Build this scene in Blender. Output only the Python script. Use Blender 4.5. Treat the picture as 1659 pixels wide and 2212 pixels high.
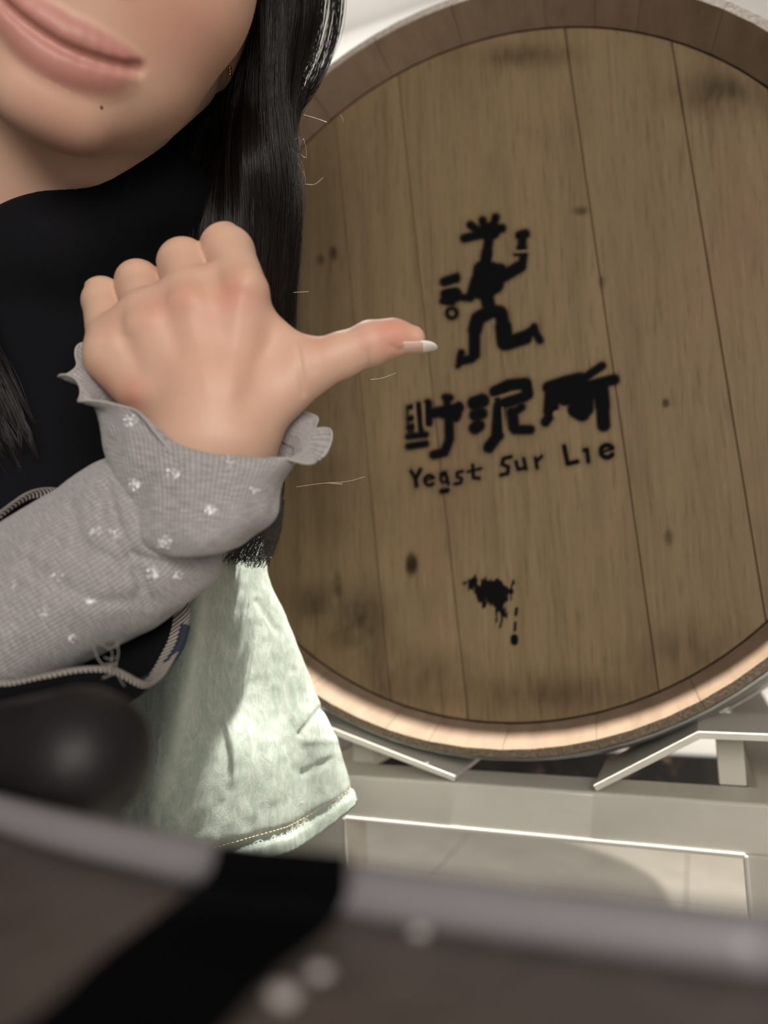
import bpy, bmesh, math, random
import numpy as np
from mathutils import Vector, Matrix
from mathutils.bvhtree import BVHTree

for o in list(bpy.data.objects): bpy.data.objects.remove(o)
scene = bpy.context.scene
col = scene.collection
rnd = random.Random(7)
rng = np.random.default_rng(11)

# ------------------------------------------------------------------ camera, world, lights, exposure
ZC = 0.90                                     # height of the barrel axis
F = 1613.26                                   # focal length in pixels of a 1659 x 2212 frame
POS = np.array([.1471, -.5730, ZC - .1758])
R = np.array([[0.9227187, 0.3840609, -0.0329747],      # camera right
              [-0.0703108, 0.0835795, -0.9940175],     # camera down
              [-0.3790073, 0.9195171, 0.1041240]])     # camera forward
def P(x, y, d):                               # where a pixel lies at a distance d from the lens
    return POS + R.T @ np.array([(x - 829.5) / F * d, (y - 1106) / F * d, d])
def K(u, v, d):                               # metres right, down and ahead of the lens
    return POS + R.T @ np.array([u, v, d])
def hit(x, y, ax, val):
    r = R.T @ np.array([(x - 829.5) / F, (y - 1106) / F, 1.0])
    return POS + r * (val - POS[ax]) / r[ax]
def pix(X):
    c = (X - POS) @ R.T
    return np.stack([829.5 + F * c[:, 0] / c[:, 2], 1106 + F * c[:, 1] / c[:, 2]], 1)

cd = bpy.data.cameras.new('camera'); cam = bpy.data.objects.new('camera', cd); col.objects.link(cam)
cd.sensor_fit = 'HORIZONTAL'; cd.sensor_width = 36; cd.lens = 36 * F / 1659
cd.clip_start = .01; cd.clip_end = 50
cd.dof.use_dof = True; cd.dof.focus_distance = .37; cd.dof.aperture_fstop = 7.8
m4 = Matrix.Identity(4)
for i in range(3):
    m4[i][0] = R[0][i]; m4[i][1] = -R[1][i]; m4[i][2] = -R[2][i]; m4[i][3] = POS[i]
cam.matrix_world = m4
scene.camera = cam

w = bpy.data.worlds.new('world'); scene.world = w; w.use_nodes = True
w.node_tree.nodes['Background'].inputs[0].default_value = (1, .93, .84, 1)
w.node_tree.nodes['Background'].inputs[1].default_value = .13

def spot(name, loc, target, power, size, angle, colr, blend=.4):
    d = bpy.data.lights.new(name, 'SPOT'); d.energy = power; d.shadow_soft_size = size
    d.spot_size = math.radians(angle); d.spot_blend = blend; d.color = colr
    o = bpy.data.objects.new(name, d); col.objects.link(o); o.location = loc
    o.rotation_euler = (Vector(target) - Vector(loc)).to_track_quat('-Z', 'Y').to_euler()
    return o
def area(name, loc, target, power, sx, sy, colr):
    d = bpy.data.lights.new(name, 'AREA'); d.shape = 'RECTANGLE'; d.size = sx; d.size_y = sy
    d.energy = power; d.color = colr
    o = bpy.data.objects.new(name, d); col.objects.link(o); o.location = loc
    o.rotation_euler = (Vector(target) - Vector(loc)).to_track_quat('-Z', 'Y').to_euler()
    return o
spot('track_spot', (.30, -.070, 2.62), (.05, .22, .75), 680, .018, 31, (1, .955, .89), .10)
area('front_fill', (.70, -1.45, 1.08), (-.02, -.25, .85), 18, 1.0, .75, (1, .93, .85))  # added fill for face and hand, stands for no real lamp
spot('track_spot', (.88, -.07, 2.62), (.38, 1.15, .15), 420, .03, 32, (1, .94, .84), .2)
area('wall_fill', (-1.0, 1.0, 2.7), (-.8, 1.7, .6), 40, .9, .5, (1, .97, .93))  # added light that brightens the back wall, no real fixture

vs = scene.view_settings
vs.view_transform = 'Standard'; vs.look = 'None'; vs.gamma = 1; vs.use_curve_mapping = False; vs.exposure = 0

# ------------------------------------------------------------------ materials
class NB:
    def __init__(s, name):
        s.m = bpy.data.materials.new(name); s.m.use_nodes = True
        s.t = s.m.node_tree; s.b = s.t.nodes['Principled BSDF']; s.out = s.t.nodes['Material Output']
    def n(s, typ, **kw):
        x = s.t.nodes.new(typ)
        for k, v in kw.items(): setattr(x, k, v)
        return x
    def l(s, a, b): s.t.links.new(a, b)
    def set(s, **kw):
        for k, v in kw.items():
            i = s.b.inputs[k.replace('_', ' ')]
            if hasattr(v, 'links') or isinstance(v, bpy.types.NodeSocket): s.l(v, i)
            else: i.default_value = (*v, 1) if isinstance(v, tuple) and len(v) == 3 and i.type == 'RGBA' else v
        return s
    def coord(s, kind='Object', scale=(1, 1, 1), rot=(0, 0, 0)):
        c = s.n('ShaderNodeTexCoord'); mp = s.n('ShaderNodeMapping')
        s.l(c.outputs[kind], mp.inputs[0]); mp.inputs['Scale'].default_value = scale; mp.inputs['Rotation'].default_value = rot
        return mp.outputs[0]
    def noise(s, vec, scale, detail=4, rough=.55, dist=0):
        x = s.n('ShaderNodeTexNoise'); s.l(vec, x.inputs['Vector'])
        x.inputs['Scale'].default_value = scale; x.inputs['Detail'].default_value = detail
        x.inputs['Roughness'].default_value = rough; x.inputs['Distortion'].default_value = dist
        return x.outputs['Fac']
    def ramp(s, fac, stops):
        x = s.n('ShaderNodeValToRGB'); s.l(fac, x.inputs[0]); e = x.color_ramp.elements
        while len(e) < len(stops): e.new(.5)
        for q, (p, c) in zip(e, stops): q.position = p; q.color = (*c, 1)
        return x.outputs[0]
    def mix(s, fac, a, b, mode='MIX'):
        x = s.n('ShaderNodeMix', data_type='RGBA', blend_type=mode)
        for sock, v in ((x.inputs[0], fac), (x.inputs[6], a), (x.inputs[7], b)):
            if isinstance(v, bpy.types.NodeSocket): s.l(v, sock)
            else: sock.default_value = v if not isinstance(v, tuple) else (*v, 1)
        return x.outputs[2]
    def math(s, op, a, b=0, clamp=False):
        x = s.n('ShaderNodeMath', operation=op, use_clamp=clamp)
        for sock, v in ((x.inputs[0], a), (x.inputs[1], b)):
            if isinstance(v, bpy.types.NodeSocket): s.l(v, sock)
            else: sock.default_value = v
        return x.outputs[0]
    def attr(s, name):
        x = s.n('ShaderNodeAttribute', attribute_name=name); return x
    def bump(s, h, strength=.3, dist=.001):
        x = s.n('ShaderNodeBump'); s.l(h, x.inputs['Height']); x.inputs['Strength'].default_value = strength
        x.inputs['Distance'].default_value = dist; s.l(x.outputs[0], s.b.inputs['Normal'])
        return x
    def rand(s):
        return s.n('ShaderNodeObjectInfo').outputs['Random']

def plain(name, c, rough=.5, metal=0, spec=.5):
    return NB(name).set(Base_Color=c, Roughness=rough, Metallic=metal, Specular_IOR_Level=spec).m

STAVE_TILT = math.radians(4.0)
def wood_head():
    s = NB('oak_head')
    v = s.coord('Object', (55, 55, 3.2), (0, STAVE_TILT, 0))
    v2 = s.coord('Object', (260, 260, 9), (0, STAVE_TILT, 0))
    v3 = s.coord('Object', (1, 1, .7))
    rn = s.rand()
    add = s.n('ShaderNodeVectorMath', operation='ADD'); s.l(v, add.inputs[0])
    comb = s.n('ShaderNodeCombineXYZ'); s.l(s.math('MULTIPLY', rn, 37), comb.inputs[2]); s.l(comb.outputs[0], add.inputs[1])
    g1 = s.noise(add.outputs[0], 1, 5, .6, .4); g2 = s.noise(v2, 1, 3, .6); g3 = s.noise(v3, 9, 4, .6)
    c = s.ramp(g1, [(.25, (.150, .098, .050)), (.5, (.235, .162, .085)), (.75, (.285, .200, .110))])
    c = s.mix(s.math('MULTIPLY', g2, .5), c, (.34, .25, .145))
    pk = s.ramp(g3, [(.52, (0, 0, 0)), (.66, (1, 1, 1))])
    c = s.mix(s.math('MULTIPLY', pk, .30), c, (.32, .18, .115))
    dk = s.ramp(s.noise(v3, 5.2, 5, .6), [(.55, (0, 0, 0)), (.72, (1, 1, 1))])
    c = s.mix(s.math('MULTIPLY', dk, .30), c, (.08, .052, .028))
    v4 = s.coord('Object', (330, 330, 24), (0, STAVE_TILT, 0))
    fk = s.noise(v4, 1, 4, .65, .2)
    c = s.mix(s.math('MULTIPLY', s.ramp(fk, [(.54, (0, 0, 0)), (.70, (1, 1, 1))]), .55), c, (.105, .068, .033))
    c = s.mix(s.math('MULTIPLY', s.ramp(fk, [(.30, (1, 1, 1)), (.44, (0, 0, 0))]), .30), c, (.40, .30, .18))
    bright = s.n('ShaderNodeHueSaturation'); s.l(c, bright.inputs['Color'])
    s.l(s.math('ADD', s.math('MULTIPLY', rn, .16), .72), bright.inputs['Value'])
    s.set(Base_Color=bright.outputs[0], Roughness=.62, Specular_IOR_Level=.3)
    s.bump(g2, .12, .0006)
    return s.m
def wood_stave():
    s = NB('oak_stave')
    v = s.coord('Object', (70, 5, 70)); v3 = s.coord('Object')
    g1 = s.noise(v, 1, 5, .6, .3); g3 = s.noise(v3, 60, 4, .7)
    c = s.ramp(g1, [(.25, (.17, .115, .078)), (.5, (.225, .16, .112)), (.8, (.28, .205, .145))])
    c = s.mix(s.math('MULTIPLY', g3, .35), c, (.30, .205, .13))
    s.set(Base_Color=c, Roughness=.65, Specular_IOR_Level=.3)
    s.bump(g3, .25, .0008)
    return s.m
def wood_endgrain():
    s = NB('oak_end_grain')
    v3 = s.coord('Object')
    g = s.noise(v3, 420, 5, .75); g2 = s.noise(v3, 60, 3)
    c = s.ramp(g, [(.35, (.05, .034, .02)), (.55, (.17, .115, .06)), (.75, (.42, .31, .17))])
    c = s.mix(s.math('MULTIPLY', g2, .4), c, (.12, .085, .045))
    s.set(Base_Color=c, Roughness=.7); s.bump(g, .9, .0015)
    return s.m
def paint_grey():
    s = NB('grey_painted_steel')
    v3 = s.coord('Object')
    g = s.noise(v3, 14, 5, .6); g2 = s.noise(v3, 220, 3, .6)
    c = s.ramp(g, [(.3, (.66, .63, .565)), (.7, (.74, .71, .65))])
    sp = s.ramp(s.noise(v3, 33, 2, .5), [(.735, (0, 0, 0)), (.76, (1, 1, 1))])
    c = s.mix(s.math('MULTIPLY', sp, .45), c, (.30, .285, .24))
    s.set(Base_Color=c, Roughness=.5, Specular_IOR_Level=.4); s.bump(g2, .08, .0006)
    return s.m
def hoop_mat():
    s = NB('galvanised_hoop'); v3 = s.coord('Object')
    g = s.noise(v3, 30, 5, .65)
    s.set(Base_Color=s.ramp(g, [(.3, (.30, .30, .28)), (.7, (.46, .46, .43))]), Metallic=.7, Roughness=.45)
    return s.m
def wall_mat():
    s = NB('white_wall'); v3 = s.coord('Object'); g = s.noise(v3, 90, 4, .6)
    s.set(Base_Color=(.80, .785, .76), Roughness=.8); s.bump(g, .08, .001); return s.m
def marble_mat():
    s = NB('dark_marble'); v3 = s.coord('Object')
    g = s.noise(v3, 16, 9, .75, .8)
    c = s.ramp(g, [(.52, (.006, .005, .006)), (.60, (.03, .02, .016)), (.66, (.22, .15, .11)), (.70, (.012, .01, .01))])
    s.set(Base_Color=c, Roughness=.35); return s.m
def tile_mat():
    s = NB('pale_floor_tile'); v3 = s.coord('Object'); g = s.noise(v3, 7, 6, .65); g2 = s.noise(v3, 40, 3)
    c = s.ramp(g, [(.3, (.37, .345, .295)), (.7, (.46, .43, .375))])
    s.set(Base_Color=c, Roughness=s.math('ADD', s.math('MULTIPLY', g2, .2), .3)); return s.m
def skin_mat():
    s = NB('skin'); v3 = s.coord('Object')
    bl = s.attr('blush_and_crease_shade').outputs['Fac']; lp = s.attr('lip').outputs['Fac']
    g = s.noise(v3, 120, 4, .6); g2 = s.noise(v3, 1800, 2, .5)
    c = s.mix(g, (.62, .39, .285), (.67, .435, .325))
    c = s.mix(bl, c, (.60, .245, .185))
    c = s.mix(lp, c, (.42, .140, .135))
    s.set(Base_Color=c, Roughness=s.math('SUBTRACT', .50, s.math('MULTIPLY', lp, .08)), Specular_IOR_Level=.42)
    s.b.inputs['Subsurface Weight'].default_value = .18
    s.b.inputs['Subsurface Radius'].default_value = (1, .35, .2)
    s.b.inputs['Subsurface Scale'].default_value = .004
    s.bump(g2, .06, .0004)
    return s.m
def knit_mat():
    s = NB('grey_rib_knit')
    uv = s.n('ShaderNodeUVMap'); uv.uv_map = 'UVMap'
    sep = s.n('ShaderNodeSeparateXYZ'); s.l(uv.outputs[0], sep.inputs[0])
    rib = s.math('SINE', s.math('MULTIPLY', sep.outputs[0], 2 * math.pi * 125))
    mp = s.n('ShaderNodeMapping'); s.l(uv.outputs[0], mp.inputs[0]); mp.inputs['Scale'].default_value = (11, 60, 1)
    h1 = s.noise(mp.outputs[0], 3.2, 5, .7, .3)
    v3 = s.coord('Object'); h2 = s.noise(v3, 1500, 3, .6); h3 = s.noise(v3, 55, 3, .6)
    c = s.ramp(h1, [(.32, (.17, .165, .17)), (.5, (.39, .375, .38)), (.68, (.68, .665, .67))])
    c = s.mix(s.math('MULTIPLY', h3, .4), c, (.29, .26, .26))
    c = s.mix(s.math('MULTIPLY', s.math('ADD', rib, 1), .20), c, (.09, .08, .08))
    c = s.mix(s.math('MULTIPLY', h2, .35), c, (.42, .40, .39))
    s.set(Base_Color=c, Roughness=.9, Specular_IOR_Level=.15)
    s.b.inputs['Sheen Weight'].default_value = .3
    s.bump(s.math('ADD', s.math('MULTIPLY', rib, .5), h2), .55, .0005)
    return s.m
def twill_mat(name, dark, light, freq, ang, contrast=1):
    s = NB(name)
    uv = s.n('ShaderNodeUVMap'); uv.uv_map = 'UVMap'
    mp = s.n('ShaderNodeMapping'); s.l(uv.outputs[0], mp.inputs[0]); mp.inputs['Rotation'].default_value = (0, 0, ang)
    sep = s.n('ShaderNodeSeparateXYZ'); s.l(mp.outputs[0], sep.inputs[0])
    rib = s.math('SINE', s.math('MULTIPLY', sep.outputs[0], 2 * math.pi * freq))
    v3 = s.coord('Object'); h = s.noise(v3, 700, 3, .6); h2 = s.noise(v3, 40, 3, .6)
    f = s.math('ADD', s.math('MULTIPLY', rib, .5 * contrast), .5)
    f = s.math('MULTIPLY', f, s.math('ADD', s.math('MULTIPLY', h, .8), .6), True)
    c = s.mix(f, dark, light)
    c = s.mix(s.math('MULTIPLY', h2, .4), c, dark)
    s.set(Base_Color=c, Roughness=.9, Specular_IOR_Level=.15); s.bump(rib, .5, .0004)
    return s.m
def pale_denim():
    s = NB('pale_green_denim')
    uv = s.n('ShaderNodeUVMap'); uv.uv_map = 'UVMap'
    mp = s.n('ShaderNodeMapping'); s.l(uv.outputs[0], mp.inputs[0]); mp.inputs['Rotation'].default_value = (0, 0, .75)
    sep = s.n('ShaderNodeSeparateXYZ'); s.l(mp.outputs[0], sep.inputs[0])
    rib = s.math('SINE', s.math('MULTIPLY', sep.outputs[0], 2 * math.pi * 620))
    v3 = s.coord('Object', (1, 1, .55), (0, .4, .2)); h1 = s.noise(v3, 150, 6, .75, 1.0); h2 = s.noise(v3, 430, 3, .6)
    v4 = s.coord('Object'); h4 = s.noise(v4, 22, 3, .6)
    c = s.ramp(h1, [(.33, (.27, .335, .28)), (.48, (.375, .435, .37)), (.62, (.52, .56, .50))])
    c = s.mix(s.math('MULTIPLY', s.math('ADD', rib, 1), .14), c, (.42, .52, .46))
    c = s.mix(s.math('MULTIPLY', h2, .25), c, (.75, .78, .70))
    c = s.mix(s.math('MULTIPLY', s.attr('ridge_light').outputs['Fac'], .55), c, (.62, .67, .56))  # light on the fold ridge, painted into the cloth colour
    s.set(Base_Color=c, Roughness=.9, Specular_IOR_Level=.15)
    hh = s.math('ADD', s.math('MULTIPLY', h1, 2.2), s.math('MULTIPLY', rib, .12))
    s.bump(hh, .4, .0012)
    return s.m
def hair_mat():
    s = NB('black_hair')
    s.set(Base_Color=(.014, .0095, .008), Roughness=.27, Specular_IOR_Level=.6)
    return s.m
def table_mat():
    s = NB('dark_tabletop'); v3 = s.coord('Object')
    g = s.noise(v3, 30, 4, .6); g2 = s.noise(v3, 170, 4, .65)
    c = s.ramp(g, [(.3, (.066, .054, .048)), (.7, (.115, .094, .085))])
    s.set(Base_Color=c, Roughness=.42, Specular_IOR_Level=.5); s.bump(g2, .5, .002)
    return s.m
def leather_mat():
    s = NB('black_leather'); v3 = s.coord('Object'); g = s.noise(v3, 300, 3, .6)
    s.set(Base_Color=(.010, .009, .010), Roughness=.5, Specular_IOR_Level=.3); s.bump(g, .25, .0006); return s.m

M = dict(head=wood_head(), stave=wood_stave(), end=wood_endgrain(), paint=paint_grey(), hoop=hoop_mat(), wall=wall_mat(),
         marble=marble_mat(), tile=tile_mat(), skin=skin_mat(), knit=knit_mat(), hair=hair_mat(), table=table_mat(),
         leather=leather_mat(), denim=pale_denim(),
         jacket=twill_mat('dark_denim', (.0025, .0025, .004), (.009, .009, .012), 500, .8),
         twill=twill_mat('twill_inside', (.012, .011, .011), (.66, .60, .55), 150, .12, 1.25),
         navy=plain('navy_edge', (.012, .018, .035), .85), grout=plain('grout', (.16, .15, .13), .9),
         ceiling=plain('white_ceiling', (.8, .79, .77), .9), fray=plain('frayed_thread', (.24, .22, .20), .95),
         nail=plain('nail', (.74, .50, .42), .22), nailtip=plain('nail_tip', (.92, .90, .84), .25),
         gold=plain('gold', (.95, .62, .28), .22, 1), silver=plain('silver_glitter', (.95, .94, .96), .25, .25, 1),
         thread=plain('tan_thread', (.50, .38, .20), .8), trousers=plain('black_trousers', (.012, .012, .014), .85),
         black=plain('black_strip', (.003, .003, .0035), .95, 0, .03), rim=plain('table_rim', (.20, .19, .205), .34),
         darkmetal=plain('dark_metal', (.05, .05, .052), .45, .6), eye=plain('eye', (.75, .74, .72), .15),
         shoe=plain('black_shoe', (.02, .02, .02), .5))

# ------------------------------------------------------------------ object helpers
def link(name, me, mats, parent=None, smooth=False):
    o = bpy.data.objects.new(name, me); col.objects.link(o)
    for m in (mats if isinstance(mats, (list, tuple)) else [mats]): me.materials.append(m)
    if smooth: me.polygons.foreach_set('use_smooth', [True] * len(me.polygons))
    if parent is not None: o.parent = parent
    return o
def mesh(name, verts, faces):
    me = bpy.data.meshes.new(name)
    me.from_pydata([tuple(map(float, v)) for v in verts], [], [tuple(int(i) for i in f) for f in faces]); me.update()
    return me
def npmesh(name, verts, faces):               # faces: (n,3) or (n,4) array, fast
    me = bpy.data.meshes.new(name); n, k = faces.shape
    me.vertices.add(len(verts)); me.vertices.foreach_set('co', np.asarray(verts, np.float32).ravel())
    me.loops.add(n * k); me.loops.foreach_set('vertex_index', faces.astype(np.int32).ravel())
    me.polygons.add(n); me.polygons.foreach_set('loop_start', np.arange(0, n * k, k, dtype=np.int32))
    me.update(calc_edges=True); me.validate(); return me
def empty(name, loc=(0, 0, 0)):
    o = bpy.data.objects.new(name, None); col.objects.link(o); o.location = loc; o.empty_display_size = .05; return o
def tag(o, label=None, cat=None, group=None, kind=None):
    for k, v in (('label', label), ('category', cat), ('group', group), ('kind', kind)):
        if v: o[k] = v
    return o
def bm_obj(name, bm, mats, parent=None, smooth=False):
    me = bpy.data.meshes.new(name); bmesh.ops.recalc_face_normals(bm, faces=bm.faces); bm.to_mesh(me); bm.free()
    return link(name, me, mats, parent, smooth)
def bbox(bm, lo, hi, bev=0, rot=None, at=None):
    r = bmesh.ops.create_cube(bm, size=1)
    vs_ = r['verts']
    for v in vs_: v.co = Vector([lo[i] + (v.co[i] + .5) * (hi[i] - lo[i]) for i in range(3)])
    if bev:
        ed = list({e for v in vs_ for e in v.link_edges})
        q = bmesh.ops.bevel(bm, geom=ed, offset=bev, segments=2, affect='EDGES', profile=.5)
        vs_ = list({v for f in q['faces'] for v in f.verts} | {v for v in vs_ if v.is_valid})
    if rot is not None: bmesh.ops.transform(bm, matrix=rot, verts=vs_)
    return vs_
def box(name, lo, hi, mat, parent=None, bev=.002, rot=None):
    bm = bmesh.new(); bbox(bm, lo, hi, bev, rot); return bm_obj(name, bm, mat, parent)
def prism(name, poly, a, b, axis, mat, parent=None, bev=0):   # poly extruded along an axis
    n = len(poly); V = []
    for t in (a, b):
        for p in poly:
            q = list(p); q.insert(axis, t); V.append(q)
    Fc = [tuple(range(n)), tuple(range(2 * n - 1, n - 1, -1))] + [(i, i + n, (i + 1) % n + n, (i + 1) % n) for i in range(n)]
    bm = bmesh.new(); vv = [bm.verts.new(v) for v in V]
    for f in Fc: bm.faces.new([vv[i] for i in f])
    if bev: bmesh.ops.bevel(bm, geom=list(bm.edges), offset=bev, segments=1, affect='EDGES')
    return bm_obj(name, bm, mat, parent)
def catmull(pts, n):
    p = np.asarray(pts, float); p = np.vstack([2 * p[0] - p[1], p, 2 * p[-1] - p[-2]])
    t = np.linspace(0, len(pts) - 1 - 1e-9, n); i = t.astype(int); f = (t - i)[:, None]
    a, b, c, d = p[i], p[i + 1], p[i + 2], p[i + 3]
    return .5 * (2 * b + (c - a) * f + (2 * a - 5 * b + 4 * c - d) * f ** 2 + (3 * b - a - 3 * c + d) * f ** 3)
def catmull_closed(pts, n):
    p = np.asarray(pts, float); m = len(p); t = np.arange(n) / n * m; i = t.astype(int); f = (t - i)[:, None]
    a, b, c, d = p[(i - 1) % m], p[i % m], p[(i + 1) % m], p[(i + 2) % m]
    return .5 * (2 * b + (c - a) * f + (2 * a - 5 * b + 4 * c - d) * f ** 2 + (3 * b - a - 3 * c + d) * f ** 3)
def tubes(lines, rad, sides):                 # many thin tubes as arrays; lines (n,k,3), rad (n,k)
    n, k, _ = lines.shape
    T = np.gradient(lines, axis=1); T /= np.linalg.norm(T, axis=2, keepdims=True) + 1e-12
    ref = np.array([.31, .77, .55]); A = np.cross(T, ref); A /= np.linalg.norm(A, axis=2, keepdims=True) + 1e-12
    Bv = np.cross(T, A)
    th = np.arange(sides) / sides * 2 * np.pi
    V = lines[:, :, None] + rad[:, :, None, None] * (np.cos(th)[:, None] * A[:, :, None] + np.sin(th)[:, None] * Bv[:, :, None])
    idx = np.arange(n * k * sides).reshape(n, k, sides)
    a = idx[:, :-1]; b = idx[:, 1:]
    Fq = np.stack([a, np.roll(a, -1, 2), np.roll(b, -1, 2), b], -1).reshape(-1, 4)
    return V.reshape(-1, 3), Fq
def tube_obj(name, pts, r, mat, parent=None, sides=8, n=None):
    pts = np.asarray(pts, float)
    if n: pts = catmull(pts, n)
    r = np.broadcast_to(np.asarray(r, float), (len(pts),))
    if len(r) != len(pts): r = np.full(len(pts), r[0])
    V, Fq = tubes(pts[None], r[None], sides)
    me = npmesh(name, V, Fq); return link(name, me, mat, parent, True)
def vnoise(p, seed=0):                        # smooth value noise, p (n,3)
    i = np.floor(p).astype(np.int64); f = p - i; f = f * f * (3 - 2 * f)
    def h(a):
        k = (a[:, 0] * 374761393 + a[:, 1] * 668265263 + a[:, 2] * 2147483647 + seed * 974634721) & 0xffffffff
        k = ((k ^ (k >> 13)) * 1274126177) & 0xffffffff
        return ((k ^ (k >> 16)) & 0xffff) / 65535.0
    r = 0
    for dx in (0, 1):
        for dy in (0, 1):
            for dz in (0, 1):
                wgt = (f[:, 0] if dx else 1 - f[:, 0]) * (f[:, 1] if dy else 1 - f[:, 1]) * (f[:, 2] if dz else 1 - f[:, 2])
                r = r + wgt * h(i + np.array([dx, dy, dz]))
    return r * 2 - 1
def smooth01(x): x = np.clip(x, 0, 1); return x * x * (3 - 2 * x)

# ------------------------------------------------------------------ signed distance modelling (bodies, clothes)
class Cone:
    def __init__(s, a, b, ra, rb): s.a, s.b, s.ra, s.rb = np.array(a, float), np.array(b, float), ra, rb
    def d(s, p):
        ba = s.b - s.a; l2 = ba @ ba; pa = p - s.a
        h = np.clip((pa @ ba) / max(l2, 1e-12), 0, 1)
        q = pa - h[..., None] * ba
        return np.sqrt((q * q).sum(-1)) - (s.ra + (s.rb - s.ra) * h)
    def grow(s, g): return Cone(s.a, s.b, s.ra + g, s.rb + g)
    def box(s): m = max(s.ra, s.rb); return np.minimum(s.a, s.b) - m, np.maximum(s.a, s.b) + m
class Ell:
    def __init__(s, c, r, rot=None): s.c, s.r, s.rot = np.array(c, float), np.array(r, float), np.eye(3) if rot is None else np.array(rot)
    def d(s, p):
        q = (p - s.c) @ s.rot.T
        k0 = np.sqrt(((q / s.r) ** 2).sum(-1)); k1 = np.sqrt(((q / s.r ** 2) ** 2).sum(-1))
        return np.where(k0 < 1e-6, -s.r.min(), k0 * (k0 - 1) / (k1 + 1e-9))
    def grow(s, g): return Ell(s.c, s.r + g, s.rot)
    def box(s): m = s.r.max(); return s.c - m, s.c + m
def smin(a, b, k):
    if k <= 0: return np.minimum(a, b)
    h = np.maximum(k - np.abs(a - b), 0) / k; return np.minimum(a, b) - h * h * k * .25
def evalsdf(groups, p, active=None):
    acc = None
    for gi, (prims, kin, kj, op) in enumerate(groups):
        g = None
        for pi, pr in enumerate(prims):
            if active is not None and not active[gi][pi]: continue
            v = pr.d(p); g = v if g is None else smin(g, v, kin)
        if g is None: continue
        if acc is None:
            if op == 'u': acc = g
            continue
        acc = smin(acc, g, kj) if op == 'u' else -smin(-acc, g, kj)
    return acc if acc is not None else np.full(p.shape[:-1], 9.0)
def surface(groups, h, n=16, newton=2):
    los, his = zip(*[pr.box() for g in groups if g[3] == 'u' for pr in g[0]])
    lo = np.min(los, 0) - 2 * h; hi = np.max(his, 0) + 2 * h
    B = n * h; nb = np.ceil((hi - lo) / B).astype(int)
    ctr = np.stack(np.meshgrid(*[np.arange(k) for k in nb], indexing='ij'), -1).reshape(-1, 3)
    cc = lo + (ctr + .5) * B
    hd = B * .87
    d0 = evalsdf(groups, cc)
    act = np.abs(d0) < hd * 1.7 + .006
    pd = [[pr.d(cc) for pr in g[0]] for g in groups]
    loc = np.stack(np.meshgrid(*[np.arange(-1, n + 1)] * 3, indexing='ij'), -1)
    stride = (nb * n + 4).astype(np.int64)
    key = lambda c: ((c[..., 0] + 1) * stride[1] + c[..., 1] + 1) * stride[2] + c[..., 2] + 1
    VK, VP, Q = [], [], []
    m = n + 2
    for bi in np.where(act)[0]:
        active = [[pd[gi][pi][bi] < hd * 1.5 + .022 for pi in range(len(g[0]))] for gi, g in enumerate(groups)]
        base = ctr[bi] * n
        s = evalsdf(groups, lo + (base + loc) * h, active)        # corners -1..n
        ins = s < 0
        if ins.all() or not ins.any(): continue
        # cells -1..n-1 -> index 0..n ; vertices
        num = np.zeros((m - 1,) * 3); acc = np.zeros((m - 1,) * 3 + (3,))
        cidx = np.stack(np.meshgrid(*[np.arange(m - 1)] * 3, indexing='ij'), -1).astype(float)
        for ax in range(3):
            for o1 in (0, 1):
                for o2 in (0, 1):
                    sl0 = [slice(0, m - 1)] * 3; sl1 = [slice(0, m - 1)] * 3
                    o = [o1, o2]; o.insert(ax, 0)
                    sl0 = tuple(slice(o[i], o[i] + m - 1) for i in range(3))
                    o_ = list(o); o_[ax] = 1
                    sl1 = tuple(slice(o_[i], o_[i] + m - 1) for i in range(3))
                    a, b = s[sl0], s[sl1]; cr = (a < 0) != (b < 0)
                    t = np.where(cr, a / np.where(cr, a - b, 1), 0)
                    pt = np.zeros(a.shape + (3,)); pt[..., 0] = o[0]; pt[..., 1] = o[1]; pt[..., 2] = o[2]; pt[..., ax] = t
                    acc += np.where(cr[..., None], pt, 0); num += cr
        msk = num > 0
        pos = lo + (base - 1 + cidx[msk] + acc[msk] / num[msk][:, None]) * h
        VK.append(key(base - 1 + cidx[msk].astype(np.int64))); VP.append(pos)
        for ax in range(3):
            b_, c_ = (ax + 1) % 3, (ax + 2) % 3
            sl = [slice(1, m - 1)] * 3; s2 = list(sl); s2[ax] = slice(2, m)
            a, b = ins[tuple(sl)], ins[tuple(s2)]; ii = np.argwhere(a != b)
            if not len(ii): continue
            flip = a[tuple(ii.T)]
            g = base + ii
            e1 = np.zeros(3, int); e1[b_] = 1; e2 = np.zeros(3, int); e2[c_] = 1
            q = np.stack([key(g), key(g - e1), key(g - e1 - e2), key(g - e2)], 1)
            q[~flip] = q[~flip][:, ::-1]
            Q.append(q)
    VK = np.concatenate(VK); VP = np.concatenate(VP); Q = np.concatenate(Q)
    uk, ui = np.unique(VK, return_index=True); V = VP[ui]
    fi = np.searchsorted(uk, Q); fi = np.clip(fi, 0, len(uk) - 1)
    ok = (uk[fi] == Q).all(1); fi = fi[ok]
    used, inv = np.unique(fi, return_inverse=True); V = V[used]; fi = inv.reshape(fi.shape)
    return V, fi
def sdf_obj(name, groups, h, mat, parent=None, post=None):
    V, Fq = surface(groups, h)
    if post: V = post(V)
    me = npmesh(name, V, Fq)
    return link(name, me, mat, parent, True), V
def relax(V, Fq, it=2, lam=.5):
    for _ in range(it):
        s = np.zeros_like(V); c = np.zeros(len(V))
        for i in range(4):
            for j in ((i + 1) % 4, (i - 1) % 4):
                np.add.at(s, Fq[:, i], V[Fq[:, j]]); np.add.at(c, Fq[:, i], 1)
        V = V + lam * (s / np.maximum(c, 1)[:, None] - V)
    return V

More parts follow.
